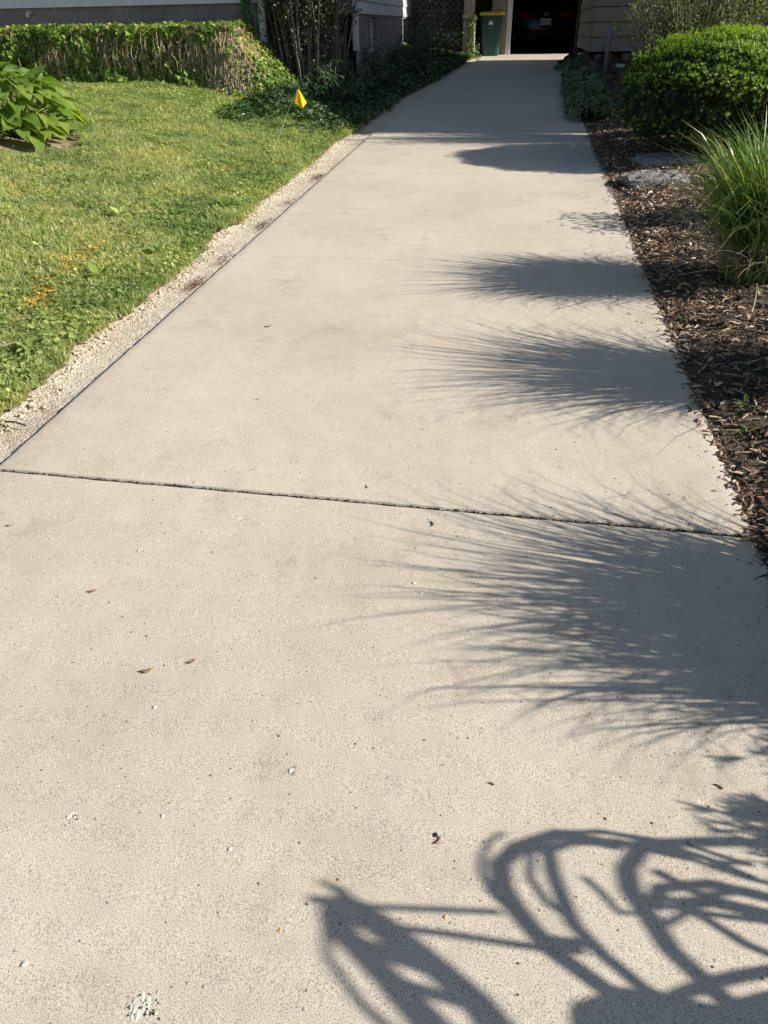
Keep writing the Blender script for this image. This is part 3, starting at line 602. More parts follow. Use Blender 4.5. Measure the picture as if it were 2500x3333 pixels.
# ------------------------------------------------------------------ left house
def lhouse():
    t = thing('house', 'house with white siding over grey stucco foundation left of driveway', 'house', (-4.55, 15, .4))
    X0, Y0, Z0 = 4.55, -15, -.4
    def B(nm, x0, x1, y0, y1, z0, z1, mat, bev=0, par=None): return MB().box(x0+X0, x1+X0, y0+Y0, y1+Y0, z0+Z0, z1+Z0).build(nm, mat, par or t, bevel=bev)
    B('foundation', -12.5, -4.57, 15.02, 24.4, .3, 2.03, M['stucco'])
    def wallx(nm, ya, yb, holes, x):
        mb = MB(); cur = ya
        for (h0, h1, z0, z1) in holes:
            mb.box(x-.3+X0, x+X0, cur+Y0, h0+Y0, .3+Z0, 1.86+Z0); mb.box(x-.3+X0, x+X0, h0+Y0, h1+Y0, .3+Z0, z0+Z0); 
            if z1 < 1.86: mb.box(x-.3+X0, x+X0, h0+Y0, h1+Y0, z1+Z0, 1.86+Z0)
            cur = h1
        mb.box(x-.3+X0, x+X0, cur+Y0, yb+Y0, .3+Z0, 1.86+Z0); return mb.build(nm, M['stucco'], t)
    holes = [(17.35, 18.35, 1.2, 1.82), (22.3, 23.2, 1.3, 1.82)]
    wallx('foundation_wall', 16.02, 24.2, holes, -3.13)
    MB().box(-4.57+X0, -3.14+X0, 16.02+Y0, 16.3+Y0, .3+Z0, 1.86+Z0).build('foundation_wall', M['stucco'], t)
    for (h0, h1, z0, z1) in holes:
        f = MB(); 
        for (a, b, c, d) in ((h0+.01, h0+.06, z0, z1), (h1-.07, h1-.01, z0, z1), (h0+.06, h1-.07, z1-.06, z1-.003), (h0+.06, h1-.07, z0+.003, z0+.05)): f.box(-3.32+X0, -3.22+X0, a+Y0, b+Y0, c+Z0, d+Z0)
        w = f.build('basement_window', M['trim'], t); MB().box(-3.29+X0, -3.27+X0, h0+.06+Y0, h1-.07+Y0, z0+.05+Z0, z1-.06+Z0).build('pane', M['carglass'], w)
    # clapboards, front: first board broad, then upward
    z = 2.03
    for k in range(13):
        h = .22; mb = MB(); p = [(-.035+15+Y0, z+Z0), (15.0+Y0, z+Z0), (15.0+Y0, z+h+Z0), (-.012+15+Y0, z+h+Z0)]; mb.prism(p, 'x', -12.5+X0, -4.64+X0); mb.build('siding_board', M['siding_w'], t); z += h
    z = 1.86
    for k in range(14):
        h = .208; MB().prism([(-3.10+X0, z+Z0), (-3.10+X0, z+.004+Z0), (-3.124+X0, z+h+Z0), (-3.14+X0, z+h+Z0), (-3.14+X0, z+Z0)], 'y', 16.09+Y0, 24.15+Y0).build('siding_board', M['siding_w'], t)
        MB().prism([(15.985+Y0-.0, z+Z0), (16.0+Y0, z+Z0), (16.01+Y0, z+h+Z0), (15.998+Y0, z+h+Z0)], 'x', -4.55+X0, -3.18+X0).build('siding_board', M['siding_w'], t); z += h
    MB().box(-12.5+X0, -4.6+X0, 15.012+Y0, 24.4+Y0, 2.03+Z0, 4.9+Z0).build('wall_core', M['siding_w'], t)
    MB().box(-4.6+X0, -3.145+X0, 16.03+Y0, 24.4+Y0, 1.865+Z0, 4.78+Z0).build('wall_core', M['siding_w'], t)
    B('corner_trim', -4.64, -4.53, 14.95, 15.06, 1.33, 4.9, M['trim']); B('corner_trim', -3.18, -3.085, 15.96, 16.085, 1.28, 4.78, M['trim']); B('corner_trim', -3.15, -3.08, 24.155, 24.26, 1.3, 4.78, M['trim'])
    mb = MB(); mb.prism([(-13+X0, 4.9+Z0), (-2.7+X0, 4.9+Z0), (-7.8+X0, 8.0+Z0)], 'y', 14.6+Y0, 24.7+Y0); mb.build('roof', M['roof'], t)
    MB().tube([(-8.95+X0, 15.05+Y0, 1.95+Z0), (-8.95+X0, 14.90+Y0, 1.95+Z0), (-8.94+X0, 14.86+Y0, 1.93+Z0), (-8.94+X0, 14.85+Y0, 1.88+Z0)], .033, 10).build('pipe_stub', M['galv'], t, smooth=True)
lhouse()
# ------------------------------------------------------------------ garage, car, bin, fence
def garage():
    t = thing('garage', 'cream sided garage with open door at driveway end', 'garage', (-.75, 24.05, .97)); a, b = .75, -24.05; Z = -.97
    gx0, gx1 = -.54, 1.9
    def B(nm, x0, x1, y0, y1, z0, z1, mat, bev=0): return MB().box(x0+a, x1+a, y0+b, y1+b, z0+Z, z1+Z).build(nm, mat, t, bevel=bev)
    z = .98
    for k in range(11):
        h = .17; MB().prism([(24.02+b, z+Z), (24.06+b, z+Z), (24.06+b, z+h+Z), (24.045+b, z+h+Z)], 'x', -.90+a, -.565+a).build('siding_board', M['siding_c'], t); z += h
    B('corner_board', -.96, -.90, 24.0, 24.08, .98, 3.5, M['siding_c']); B('door_jamb', -.565, -.43, 23.99, 24.13, .97, 3.2, M['jamb'], .008); B('door_jamb', 1.9, 2.04, 23.99, 24.13, .97, 3.2, M['jamb'], .008)
    B('door_header', -.96, 2.6, 24.0, 24.13, 3.2, 3.6, M['siding_c']); B('wall', -.96, -.86, 24.085, 30, .95, 3.5, M['siding_c']); B('wall', 2.5, 2.6, 24.085, 30, .95, 3.5, M['siding_c']); B('wall', 2.04, 2.5, 24.03, 24.12, .95, 3.2, M['siding_c'])
    B('back_wall', -.86, 2.5, 29.9, 30, .95, 3.5, M['unlitblack']); B('shade_lining', -.855, -.84, 24.135, 29.9, .985, 3.3, M['unlitblack']); B('shade_lining', 2.48, 2.495, 24.135, 29.9, .985, 3.3, M['unlitblack']); B('ceiling', -.84, 2.48, 24.14, 29.9, 3.3, 3.36, M['unlitblack'])  # inner faces painted near-black to imitate the unlit depth
    B('floor', -.855, 2.495, 24.06, 29.9, .90, .984, M['unlitblack'])
    mb = MB(); mb.prism([(-1.3+a, 3.61+Z), (2.95+a, 3.61+Z), (.8+a, 5.0+Z)], 'y', 23.6+b, 30.3+b); mb.build('roof', M['roof'], t)
garage()
def car():
    t = thing('car', 'dark blue car parked inside the dark garage, rear towards camera', 'car', (.5, 25.8, .985))
    # body from lofted cross-sections, rear at y=0, front at y=4.2
    secs = [(0, .74, .34, .94), (.12, .82, .26, 1.0), (.6, .87, .24, 1.03), (1.4, .88, .22, 1.0), (2.8, .88, .22, .96), (3.7, .86, .24, .86), (4.2, .76, .32, .7)]; V = []; n = 12
    for (y, hw, zb, zt) in secs:
        for k in range(n):
            a = 2*math.pi*(k+.5)/n; ca, sa = math.cos(a), math.sin(a); V.append((hw*math.copysign(abs(ca)**.35, ca), y+(.05*(abs(ca)**3) if y < .2 else 0), (zb+zt)/2+(zt-zb)/2*math.copysign(abs(sa)**.45, sa)))
    Fq = [(j*n+k, j*n+(k+1) % n, (j+1)*n+(k+1) % n, (j+1)*n+k) for j in range(len(secs)-1) for k in range(n)]; m = MB(); m.add(V, Fq+[tuple(range(n)), tuple(range((len(secs)-1)*n, len(secs)*n))[::-1]]); body = m.build('body', M['carpaint'], t, smooth=True, bevel=0)
    c = MB(); c.add([(-.72, .5, 1.0), (.72, .5, 1.0), (.78, 3.1, .95), (-.78, 3.1, .95), (-.56, .95, 1.42), (.56, .95, 1.42), (.56, 2.2, 1.44), (-.56, 2.2, 1.44)], [(0, 1, 5, 4), (1, 2, 6, 5), (2, 3, 7, 6), (3, 0, 4, 7), (4, 5, 6, 7)]); c.build('cabin', M['carpaint'], t, bevel=.03)
    MB().add([(-.62, .54, 1.05), (.62, .54, 1.05), (.5, .86, 1.37), (-.5, .86, 1.37)], [(0, 1, 2, 3)]).build('rear_window', M['carglass'], t, loc=(0, -.035, .03))
    for s in (-1, 1):
        MB().box(-.17, .17, -.02, .06, -.07, .07).build('taillight', M['redlens'], t, bevel=.02, loc=(s*.56, -.005, .87))
        MB().box(-.10, .10, -.02, .03, -.03, .03).build('reflector', M['redlens'], t, bevel=.01, loc=(s*.57, -.02, .40))
        for y in (.75, 3.35):
            w = MB().tube([(-.1, 0, 0), (-.09, 0, 0), (.09, 0, 0), (.1, 0, 0)], [.27, .31, .31, .27], 24).build('wheel', M['rubber'], t, loc=(s*.78, y, .31)); MB().tube([(-.005, 0, 0), (.005, 0, 0)], .19, 16).build('rim', M['chrome'], w, loc=(s*.105, 0, 0))
    MB().box(-.8, .8, -.05, .05, -.11, .10).build('bumper', M['carblack'], t, bevel=.03, loc=(0, -.01, .42)); MB().box(-.30, .30, -.012, .012, -.006, .006).build('trunk_trim', M['carpaint'], t, bevel=.004, loc=(.02, -.025, .86))
    pl = MB().box(-.155, .155, -.006, .006, -.078, .078).build('number_plate', M['plate'], t, bevel=.003, loc=(0, -.035, .72))
    text('NAVI 0', .105, M['black'], pl, 'plate_number', (0, -.0085, 0), (math.pi/2, 0, 0))
    e = MB().box(-.05, -.032, -.008, .008, -.04, .045).box(.032, .05, -.008, .008, -.04, .045).box(-.031, .031, -.007, .007, -.006, .01); e.build('emblem', M['pipe'], t, loc=(.0, -.04, .905))
def text(s, size, mat, parent, name, loc, rot):
    cu = bpy.data.curves.new(name, 'FONT'); cu.body = s; cu.size = size; cu.align_x = 'CENTER'; cu.align_y = 'CENTER'; cu.extrude = .0012
    o = bpy.data.objects.new(name, cu); me = bpy.data.meshes.new_from_object(o); bpy.data.objects.remove(o); me.name = name
    return link(name, me, mat, parent, loc=loc, rot=rot)
car()
def wbin():
    t = thing('wheeled_bin', 'dark green wheeled bin with yellow lid left of garage door', 'bin', (-.95, 23.72, pz(23.72)+.002), .06)
    V = []; n = 16
    for (z, hw, hd, pw) in ((0, .21, .24, 5), (.05, .225, .25, 6), (.62, .272, .31, 7), (.625, .285, .32, 7), (.86, .30, .335, 8), (.865, .315, .35, 8), (.90, .315, .35, 8)):
        for k in range(n):
            a = 2*math.pi*(k+.5)/n; ca, sa = math.cos(a), math.sin(a); V.append((hw*math.copysign(abs(ca)**(2/pw), ca), hd*math.copysign(abs(sa)**(2/pw), sa), z))
    Fq = [(j*n+k, j*n+(k+1) % n, (j+1)*n+(k+1) % n, (j+1)*n+k) for j in range(6) for k in range(n)]
    MB().add(V, Fq+[tuple(range(n))[::-1], tuple(range(6*n, 7*n))]).build('body', M['bin'], t)
    MB().add([(-.335, -.375, .905), (.335, -.375, .905), (.335, .36, .925), (-.335, .36, .925), (-.335, -.375, .935), (.335, -.375, .935), (.29, -.28, .975), (-.29, -.28, .975), (.29, .3, .99), (-.29, .3, .99), (.335, .36, .95), (-.335, .36, .95)],
             [(0, 1, 5, 4), (4, 5, 6, 7), (7, 6, 8, 9), (9, 8, 10, 11), (11, 10, 2, 3), (0, 3, 2, 1), (5, 1, 2, 10, 8, 6), (0, 4, 7, 9, 11, 3)]).build('lid', M['binlid'], t, bevel=.006)
    MB().tube([(-.25, .37, .93), (.25, .37, .93)], .016, 8).build('handle', M['bin'], t)
    for s in (-1, 1): MB().tube([(-.025, 0, 0), (.025, 0, 0)], .10, 18).build('wheel', M['rubber'], t, loc=(s*.23, .27, .10))
    # printed tree emblem with a line of small lettering below
    e = MB(); yf = lambda z: -(.25+(.335-.25)*z/.86)-.004
    def disc(cx, cz, r):
        vs = [(cx, yf(cz), cz)]+[(cx+r*math.cos(a), yf(cz+r*math.sin(a)), cz+r*math.sin(a)) for a in np.linspace(0, 6.283, 11)[:-1]]; e.add(vs, [(0, 1+(k+1) % 10, 1+k) for k in range(10)])
    for (cx, cz, r) in ((-.045, .70, .024), (-.028, .735, .026), (.0, .755, .028), (.03, .735, .026), (.048, .70, .024), (.0, .715, .022), (-.02, .69, .016), (.024, .69, .016)): disc(cx-.03, cz, r)
    e.add([(-.037, yf(.645), .645), (-.023, yf(.645), .645), (-.026, yf(.7), .7), (-.034, yf(.7), .7)], [(0, 1, 2, 3)]); e.add([(-.075, yf(.640), .640), (.015, yf(.640), .640), (.015, yf(.646), .646), (-.075, yf(.646), .646)], [(0, 1, 2, 3)])
    for k in range(9): e.add([(-.085+k*.0125, yf(.615), .615), (-.078+k*.0125, yf(.615), .615), (-.078+k*.0125, yf(.628), .628), (-.085+k*.0125, yf(.628), .628)], [(0, 1, 2, 3)])
    e.build('tree_emblem', M['whiteprint'], t)
wbin()
def fence():
    t = thing('lattice_fence', 'dark wooden lattice fence panel behind shaded shrubs', 'fence', (-3.0, 23.3, 1.0)); 
    x0, x1, z0, z1 = 0, 1.32, -.1, 1.9
    for k in range(-12, 14):
        for sgn in (1, -1):
            # diagonal slat clipped to the panel
            c = k*.16; pts = []
            a0 = max(x0, c) if sgn > 0 else max(x0, c); 
            xa = max(x0, c); xb = min(x1, c+(z1-z0))
            if xb-xa < .12: continue
            za, zb = (xa-c)+z0, (xb-c)+z0
            if sgn < 0: xa, xb = x1-xa, x1-xb
            w = .022; dy = 0 if sgn > 0 else .008
            MB().add([(xa-w*sgn, dy, za+w), (xa+w*sgn, dy, za-w), (xb+w*sgn, dy, zb-w), (xb-w*sgn, dy, zb+w), (xa-w*sgn, dy+.007, za+w), (xa+w*sgn, dy+.007, za-w), (xb+w*sgn, dy+.007, zb-w), (xb-w*sgn, dy+.007, zb+w)],
                     [(0, 1, 2, 3), (7, 6, 5, 4), (0, 4, 5, 1), (1, 5, 6, 2), (2, 6, 7, 3), (3, 7, 4, 0)]).build('slat', M['darkwood'], t)
    for (a, b, c, d) in ((-.05, .04, -.1, 2.0), (1.3, 1.4, -.1, 2.0), (.041, 1.299, .95, 1.03), (.041, 1.299, 1.9, 2.0), (.041, 1.299, -.1, 0)): MB().box(a, b, -.02, .03, c, d).build('rail' if b-a > .5 else 'post', M['darkwood'], t)
    p = thing('arbor_post', 'sunlit weathered arbor post of upright boards with ledge', 'post', (-1.5, 23.0, pz(23))); 
    for (a, b, y0, y1, z0, z1) in ((-.15, -.06, 0, .05, 0, .86), (-.055, .03, -.012, .05, 0, .86), (.035, .12, 0, .06, 0, .85), (-.145, -.065, .0, .045, .945, 2.2), (-.058, .025, -.01, .045, .945, 2.2), (.033, .115, .0, .055, .945, 2.2)):
        MB().box(a, b, y0, y1, z0, z1).build('board', M['weather'], p, bevel=.004)
    for k in range(5): MB().box(.126, .15, .02+k*.095, .105+k*.095, 0, .84+.0*k).build('board', M['weather'], p, bevel=.004)
    MB().box(-.17, .15, -.04, .08, .862, .942).build('ledge', M['weather'], p, bevel=.004); MB().box(.151, .20, -.03, .5, .845, .885).build('ledge', M['weather'], p, bevel=.004)
    MB().box(-.14, .12, .07, .5, 0, 2.2).build('core', M['darkwood'], p)
    v = thing('climbing_vine', 'light green vine climbing the sunlit arbor post', 'vine', (-1.5, 22.95, pz(23))); n = 520
    u = rng.uniform(size=n)**1.3; x = np.where(rng.uniform(size=n) < .55, .02+rng.normal(0, .025, n), .13+rng.normal(0, .02, n)); z = u*.95; x = x+(.12*(1-sstep(0, .4, z))*rng.normal(0, 1, n))
    foliage('leaf_mass', IVY, np.stack([x, -.03-.05*rng.uniform(size=n), z], 1), np.stack([rng.normal(0, .5, n), -.3*np.ones(n), -np.ones(n)], 1), np.stack([rng.normal(.7, .5, n), -np.ones(n), rng.normal(.5, .3, n)], 1), rng.uniform(.03, .055, n), M['leafy'], v, kind='stuff')
    MB().tube([(.02, -.02, 0), (.03, -.03, .4), (.01, -.02, .8)], .006, 5).tube([(.14, -.02, 0), (.12, -.03, .5), (.14, -.02, .85)], .006, 5).build('stem', M['bark'], v)
fence()
def backtree(nm, lab, x, y, r, h, n, mat, sd, z0=None):
    z = pz(y) if z0 is None else z0; t = thing(nm, lab, 'tree' if nm == 'tree' else 'shrub', (x, y, z)); g = np.random.default_rng(sd); d = g.normal(size=(n, 3)); d /= np.linalg.norm(d, axis=1, keepdims=True)
    q = (1-.45*g.uniform(size=n)**1.6)*(1+.14*hsh(d[:, 0]*4+sd, d[:, 2]*4+d[:, 1]*3, 1.2)); P = np.stack([d[:, 0]*r*q, d[:, 1]*r*.8*q, h*.5+d[:, 2]*h*.5*q], 1)
    foliage('crown', LEAF, P, unit(n)+[0, 0, -.3], unit(n)*.7+d, g.uniform(.06, .12, n), M[mat], t, kind='stuff')
    MB().tube([(0, 0, -.1), (.03, 0, h*.3), (0, .04, h*.7)], [.09, .06, .03], 8).tube([(.03, 0, h*.3), (r*.4, 0, h*.6)], .03, 6).tube([(.03, 0, h*.3), (-r*.4, .1, h*.65)], .03, 6).build('trunk', M['bark'], t)
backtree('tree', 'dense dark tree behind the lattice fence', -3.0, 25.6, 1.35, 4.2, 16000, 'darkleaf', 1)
def shade_tree(x, y, zc, rx, rz, n, sd):
    t = thing('tree', 'unseen leafy tree added to shade the bin, above and right of the frame', 'tree', (x, y, pz(y))); g = np.random.default_rng(sd); d = g.normal(size=(n, 3)); d /= np.linalg.norm(d, axis=1, keepdims=True); q = (1-.5*g.uniform(size=n)**1.5)*(1+.10*hsh(d[:, 0]*4, d[:, 2]*4+d[:, 1]*3, 1.2)); zz = zc-pz(y)
    foliage('crown', LEAF, np.stack([d[:, 0]*rx*q, d[:, 1]*rx*.8*q, zz+d[:, 2]*rz*q], 1), unit(n), unit(n)+d, g.uniform(.09, .16, n), M['shrubleaf'], t, kind='stuff')
    MB().tube([(0, 0, -.1), (.05, 0, zz*.5), (0, .05, zz)], [.16, .12, .08], 10).tube([(.05, 0, zz*.5), (rx*.6, 0, zz)], .05, 6).tube([(.05, 0, zz*.6), (-rx*.6, .1, zz)], .05, 6).build('trunk', M['bark'], t)
shade_tree(6.6, 24.1, 7.0, 2.0, 2.1, 24000, 9)  # out of view, added so its crown shades the top of the bin
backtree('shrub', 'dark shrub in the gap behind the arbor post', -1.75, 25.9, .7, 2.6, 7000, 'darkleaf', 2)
backtree('shrub', 'bright sunlit leafy shrub behind the wheeled bin', -1.35, 27.2, .62, 2.4, 4500, 'leafy', 3)
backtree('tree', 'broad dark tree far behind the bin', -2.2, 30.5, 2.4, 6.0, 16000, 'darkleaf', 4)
# ------------------------------------------------------------------ right house
def rhouse():
    t = thing('house', 'tan sided house with block wall right of driveway', 'house', (1.35, 18.9, .7)); a, b, Z = -1.35, -18.9, -.7
    def B(nm, x0, x1, y0, y1, z0, z1, mat, bev=0): return MB().box(x0+a, x1+a, y0+b, y1+b, z0+Z, z1+Z).build(nm, mat, t, bevel=bev)
    z = 1.165
    for k in range(11):
        h = .245
        MB().prism([(1.225+a, z+.012+Z), (1.252+a, z+h+Z), (1.28+a, z+h+Z), (1.28+a, z+.012+Z)], 'y', 17.55+b, 21.95+b).build('siding_board', M['siding_t'], t)
        MB().prism([(17.475+b, z+.012+Z), (17.502+b, z+h+Z), (17.53+b, z+h+Z), (17.53+b, z+.012+Z)], 'x', 1.252+a, 2.6+a).build('siding_board', M['siding_t'], t); z += h
        B('bay_floor', 1.26, 2.6, 17.52, 21.95, 1.15, 1.172, M['darkwood']); B('wall_core', 1.285, 2.6, 17.535, 21.95, 1.18, 3.8, M['siding_t'])
    # fieldstone footing below the bay
    r = np.random.default_rng(5)
    for k in range(26):
        w = r.uniform(.13, .26); x = 1.33+r.uniform(-.02, .1)+(k % 6)*.2*(k >= 14); y = (17.7+(k % 7)*.42 if k < 14 else 17.6); zz = pz(y)+.04+(.2 if (k//7) % 2 else 0)+(0 if k < 14 else (k-14)//6*.2)
        s = ico('stone', 1, w*.75, .22, k); link('stone', s, M['stone'], t, loc=(x+a, y+b, zz+Z))
    B('footing', 1.5, 2.6, 17.75, 21.95, .5, 1.148, M['stone'])
    # block wall of the porch, seen above the yew
    x0, x1, Yw = 2.6, 5.0, 19.0; r_ = 0; z = .7; B('mortar_wall', x0, 6.0, Yw+.012, Yw+.3, .5, 4.4, M['mortar'])
    while z < 4.3:
        x = x0-(.2 if r_ % 2 else 0)
        while x < 6.0:
            aa, bb = max(x0, x)+.006, min(6.0, x+.41)-.006
            if bb-aa > .05: MB().box(aa+a, bb+a, Yw-r.uniform(0, .012)+b, Yw+.10+b, z+.006+Z, z+.178+Z).build('block', M['block'], t, bevel=.008)
            x += .41
        z += .184; r_ += 1
    # main body, out of frame on the right: it casts the long shade
    B('wall', 5.05, 12, 11.72, 21.9, 0, 4.25, M['siding_t']); B('wall', 2.6, 5.05, 19.31, 21.9, .5, 4.25, M['siding_t'])
    e = 4.2; hip = [(5.0, 11.62, e), (12.3, 11.62, e), (12.3, 21.95, e), (5.0, 21.95, e), (8.0, 14.7, e+2.9), (9.3, 14.7, e+2.9), (9.3, 19.3, e+2.9), (8.0, 19.3, e+2.9)]
    MB().add([(p[0]+a, p[1]+b, p[2]+Z) for p in hip], [(0, 3, 2, 1), (0, 1, 5, 4), (1, 2, 6, 5), (2, 3, 7, 6), (3, 0, 4, 7), (4, 5, 6, 7)]).build('roof', M['roof'], t)
    MB().box(1.1+a, 5.0+a, 17.3+b, 21.97+b, 3.81+Z, 3.95+Z).build('roof', M['roof'], t)
    B('shade_upper_wall', 6.2, 11.8, 14.45, 21.7, 4.4, 10.6, M['siding_t'])  # unseen upper storey, added to shade the left house front
    MB().add([(5.9+a, 14.2+b, 10.61+Z), (12.1+a, 14.2+b, 10.61+Z), (12.1+a, 21.9+b, 10.61+Z), (5.9+a, 21.9+b, 10.61+Z), (9+a, 17.2+b, 13+Z), (9+a, 19.5+b, 13+Z)], [(0, 3, 2, 1), (0, 1, 4), (1, 2, 5, 4), (2, 3, 5), (3, 0, 4, 5)]).build('roof', M['roof'], t)  # roof of the added upper storey
    MB().tube([(1.22+a, 22.02+b, .9+Z), (1.20+a, 22.0+b, 3.7+Z)], .05, 8).build('downspout', M['darkwood'], t)
rhouse()
def railing():
    t = thing('pipe_bollard', 'pair of grey painted guard pipes joined by short pale pipe', 'pipe', (1.55, 16.9, float(gr(1.55, 16.9))))
    MB().tube([(-.03, .0, -.1), (-.03, 0, .94), (-.028, .01, .955)], [.042, .042, .03], 14).build('pipe', M['pipe'], t, smooth=True)
    MB().tube([(-.03, 1.15, -.1), (-.03, 1.15, .96), (-.028, 1.15, .975)], [.042, .042, .03], 14).build('pipe', M['pipe'], t, smooth=True)
    MB().tube([(-.03, -.02, .60), (-.03, 1.15, .62)], .038, 12).build('cross_pipe', M['pipe'], t, smooth=True)
    MB().box(-.10, .06, .08, .25, .28, .34).build('bracket', M['galv'], t, bevel=.01, loc=(.3, .2, 0))
railing()
# ------------------------------------------------------------------ hose
def hose():
    t = thing('garden_hose', 'coiled green garden hose lying on driveway edge near the garage', 'hose', (.86, 19.9, pz(19.9)+.0)); mb = MB(); pts = []
    for k in range(76):
        a = k*.33; r = .24+.05*math.sin(k*.37); pts.append((r*math.cos(a)*.95, r*math.sin(a)*1.2, .016+.0009*k+.008*math.sin(k*.9)))
    mb.tube(pts, .013, 6).build('coil', M['hose'], t, smooth=True); MB().tube([(-.05, -.28, .02), (.0, -.6, .014), (.06, -.95, .014), (.1, -1.2, .014)], .012, 6).build('loose_end', M['hose'], t, smooth=True)
    t = thing('rubber_sheet', 'crumpled black cover lying on driveway by the bay footing', 'cover', (1.10, 21.0, pz(21)))
    X, Y = np.meshgrid(np.linspace(-.33, .33, 14), np.linspace(-.45, .45, 16)); Z = .02+.17*np.exp(-(X**2+Y**2)/.06)*(1+.5*hsh(X, Y, 7))+.04*np.abs(hsh(X, Y, 11))
    i = np.arange(15)[:, None]*14+np.arange(13)[None]; link('sheet', np_mesh('sheet', np.stack([X, Y, Z], -1).reshape(-1, 3), np.stack([i, i+1, i+15, i+14], -1).reshape(-1, 4)), M['carblack'], t)
hose()
# ------------------------------------------------------------------ shaded left bed
def canes():
    t = thing('multistem_shrub', 'tall dark shrub of many bare upright canes by house corner', 'shrub', (-3.85, 15.15, float(gl(-3.85, 15.15))))
    mb = MB(); 
    for i in range(120):
        a = rng.uniform(0, 6.28); q = math.sqrt(rng.uniform()); bx, by = .62*q*math.cos(a), .38*q*math.sin(a); lx, ly = bx*.55+rng.normal(0, .12), by*.5+rng.normal(0, .1); h = rng.uniform(1.6, 2.6)
        pts = [(bx+lx*s_+rng.normal(0, .015), by+ly*s_+rng.normal(0, .015), h*s_-.03) for s_ in np.linspace(0, 1, 6)]; r0 = rng.uniform(.006, .018)
        mb.tube(pts, [r0*(1-.12*k) for k in range(6)], 5, cap=False)
    mb.build('canes', M['cane'], t, kind='stuff')
    n = 15000; a = rng.uniform(0, 6.28, n); q = np.sqrt(rng.uniform(size=n)); z = .45+2.1*rng.uniform(size=n)**.8; rad = .75+.22*(z-.5)+.1*hsh(a*3, z, 2); k = rng.uniform(size=n) < .25+.9*sstep(.7, 1.4, z)+.1
    P = np.stack([rad*q*np.cos(a), rad*.75*q*np.sin(a), z], 1)[k]; n = len(P); foliage('leaf_mass', LEAF, P, unit(n)+[0, 0, -.3], unit(n)+[0, -.5, .8], rng.uniform(.035, .065, n), M['shrubleaf'], t, kind='stuff')
canes()
def peony(x, y, r, h, lab, nst=16, mat='peony', size=.11, tm=LANCE, nl=9, grp='leafy plants in the shaded bed', nm='peony'):
    z = float((gl if x < 0 else gr)(x, y)); t = thing(nm, lab, 'plant', (x, y, z), group=grp); P = []; D = []; Nn = []; S = []; mb = MB()
    for i in range(nst):
        a = rng.uniform(0, 6.28); q = math.sqrt(rng.uniform()); tx, ty = r*q*math.cos(a), r*q*math.sin(a); hh = h*(1-.45*q*q)*rng.uniform(.75, 1.1)
        mb.tube([(tx*.15, ty*.15, 0), (tx*.5, ty*.5, hh*.6), (tx, ty, hh)], .005, 4, cap=False)
        for j in range(3):
            f = .55+.22*j; bx, by, bz = tx*f, ty*f, hh*(f+.05); b = rng.uniform(0, 6.28)
            for k in range(nl):
                c = b+(k-nl/2)*.42; ro = .04+.05*(k % 3); P.append((bx+ro*math.cos(c), by+ro*math.sin(c), bz+rng.normal(0, .02))); D.append((math.cos(c), math.sin(c), rng.normal(-.35, .25))); Nn.append((rng.normal(0, .25), rng.normal(0, .25), 1)); S.append(size*rng.uniform(.7, 1.15))
    P, D, Nn, S = map(np.array, (P, D, Nn, S)); o = np.argsort(P[:, 1])
    mb.build('stems', M['cane'], t, kind='stuff'); nb = min(len(P), 120); a_, b_ = o[:nb], o[nb:]
    leaf_objs('leaf', tm, P[a_], D[a_], Nn[a_], S[a_], M[mat], t)
    if len(b_): foliage('leaf_mass', tm, P[b_], D[b_], Nn[b_], S[b_], M[mat], t, kind='stuff')
for (x, y, r, h, lab) in [(-3.15, 13.9, .55, .62, 'nearest dark peony with drooping leaves beside the cane shrub'), (-2.95, 15.3, .6, .75, 'dark peony clump below the second white corner trim'), (-2.75, 16.9, .6, .8, 'shaded leafy clump in front of the first basement window'),
        (-2.5, 18.6, .6, .8, 'shaded leafy clump between the two basement windows'), (-2.35, 20.3, .6, .85, 'shaded leafy clump in front of the second basement window'), (-2.1, 21.9, .5, .8, 'shaded leafy clump before the lattice fence'), (-3.75, 13.4, .4, .35, 'low dark leafy plant at the foot of the bare canes')]:
    peony(x, y, r, h, lab)
def bedcover():
    n = 15000; x = rng.uniform(-4.9, -1.3, n); y = rng.uniform(11.2, 22.8, n); k = (x < curbx(y)+.03) & ((y > 13.4) | (x > -4.3)) & (rng.uniform(size=n) < .15+.85*sstep(11.4, 13.2, y-.25*(x+3.3))); x, y = x[k], y[k]; n = len(x)
    me = [np_mesh('creeper', *cluster(40+s, 8, IVY if s < 2 else LEAF, .055, .07, .09)) for s in range(4)]
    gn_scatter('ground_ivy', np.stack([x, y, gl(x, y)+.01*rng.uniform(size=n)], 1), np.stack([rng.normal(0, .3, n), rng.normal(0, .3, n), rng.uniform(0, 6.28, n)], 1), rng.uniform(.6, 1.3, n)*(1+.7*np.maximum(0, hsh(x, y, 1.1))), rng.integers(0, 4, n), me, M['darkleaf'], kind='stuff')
bedcover()
# corner ivy climbing the house trim
n = 800; z = rng.uniform(0, 1.3, n); P = np.stack([-.12-.15*rng.uniform(size=n)+.05*hsh(z, z, 4), -.08-.08*rng.uniform(size=n), z], 1)
t = thing('ivy', 'dark ivy climbing beside the white corner trim', 'ivy', (-4.62, 14.95, 1.35)); foliage('leaf_mass', IVY, P, np.stack([rng.normal(0, .5, n), -.3*np.ones(n), -np.ones(n)], 1), np.stack([rng.normal(0, .5, n), -np.ones(n), rng.normal(.5, .3, n)], 1), rng.uniform(.045, .07, n), M['darkleaf'], t, kind='stuff')
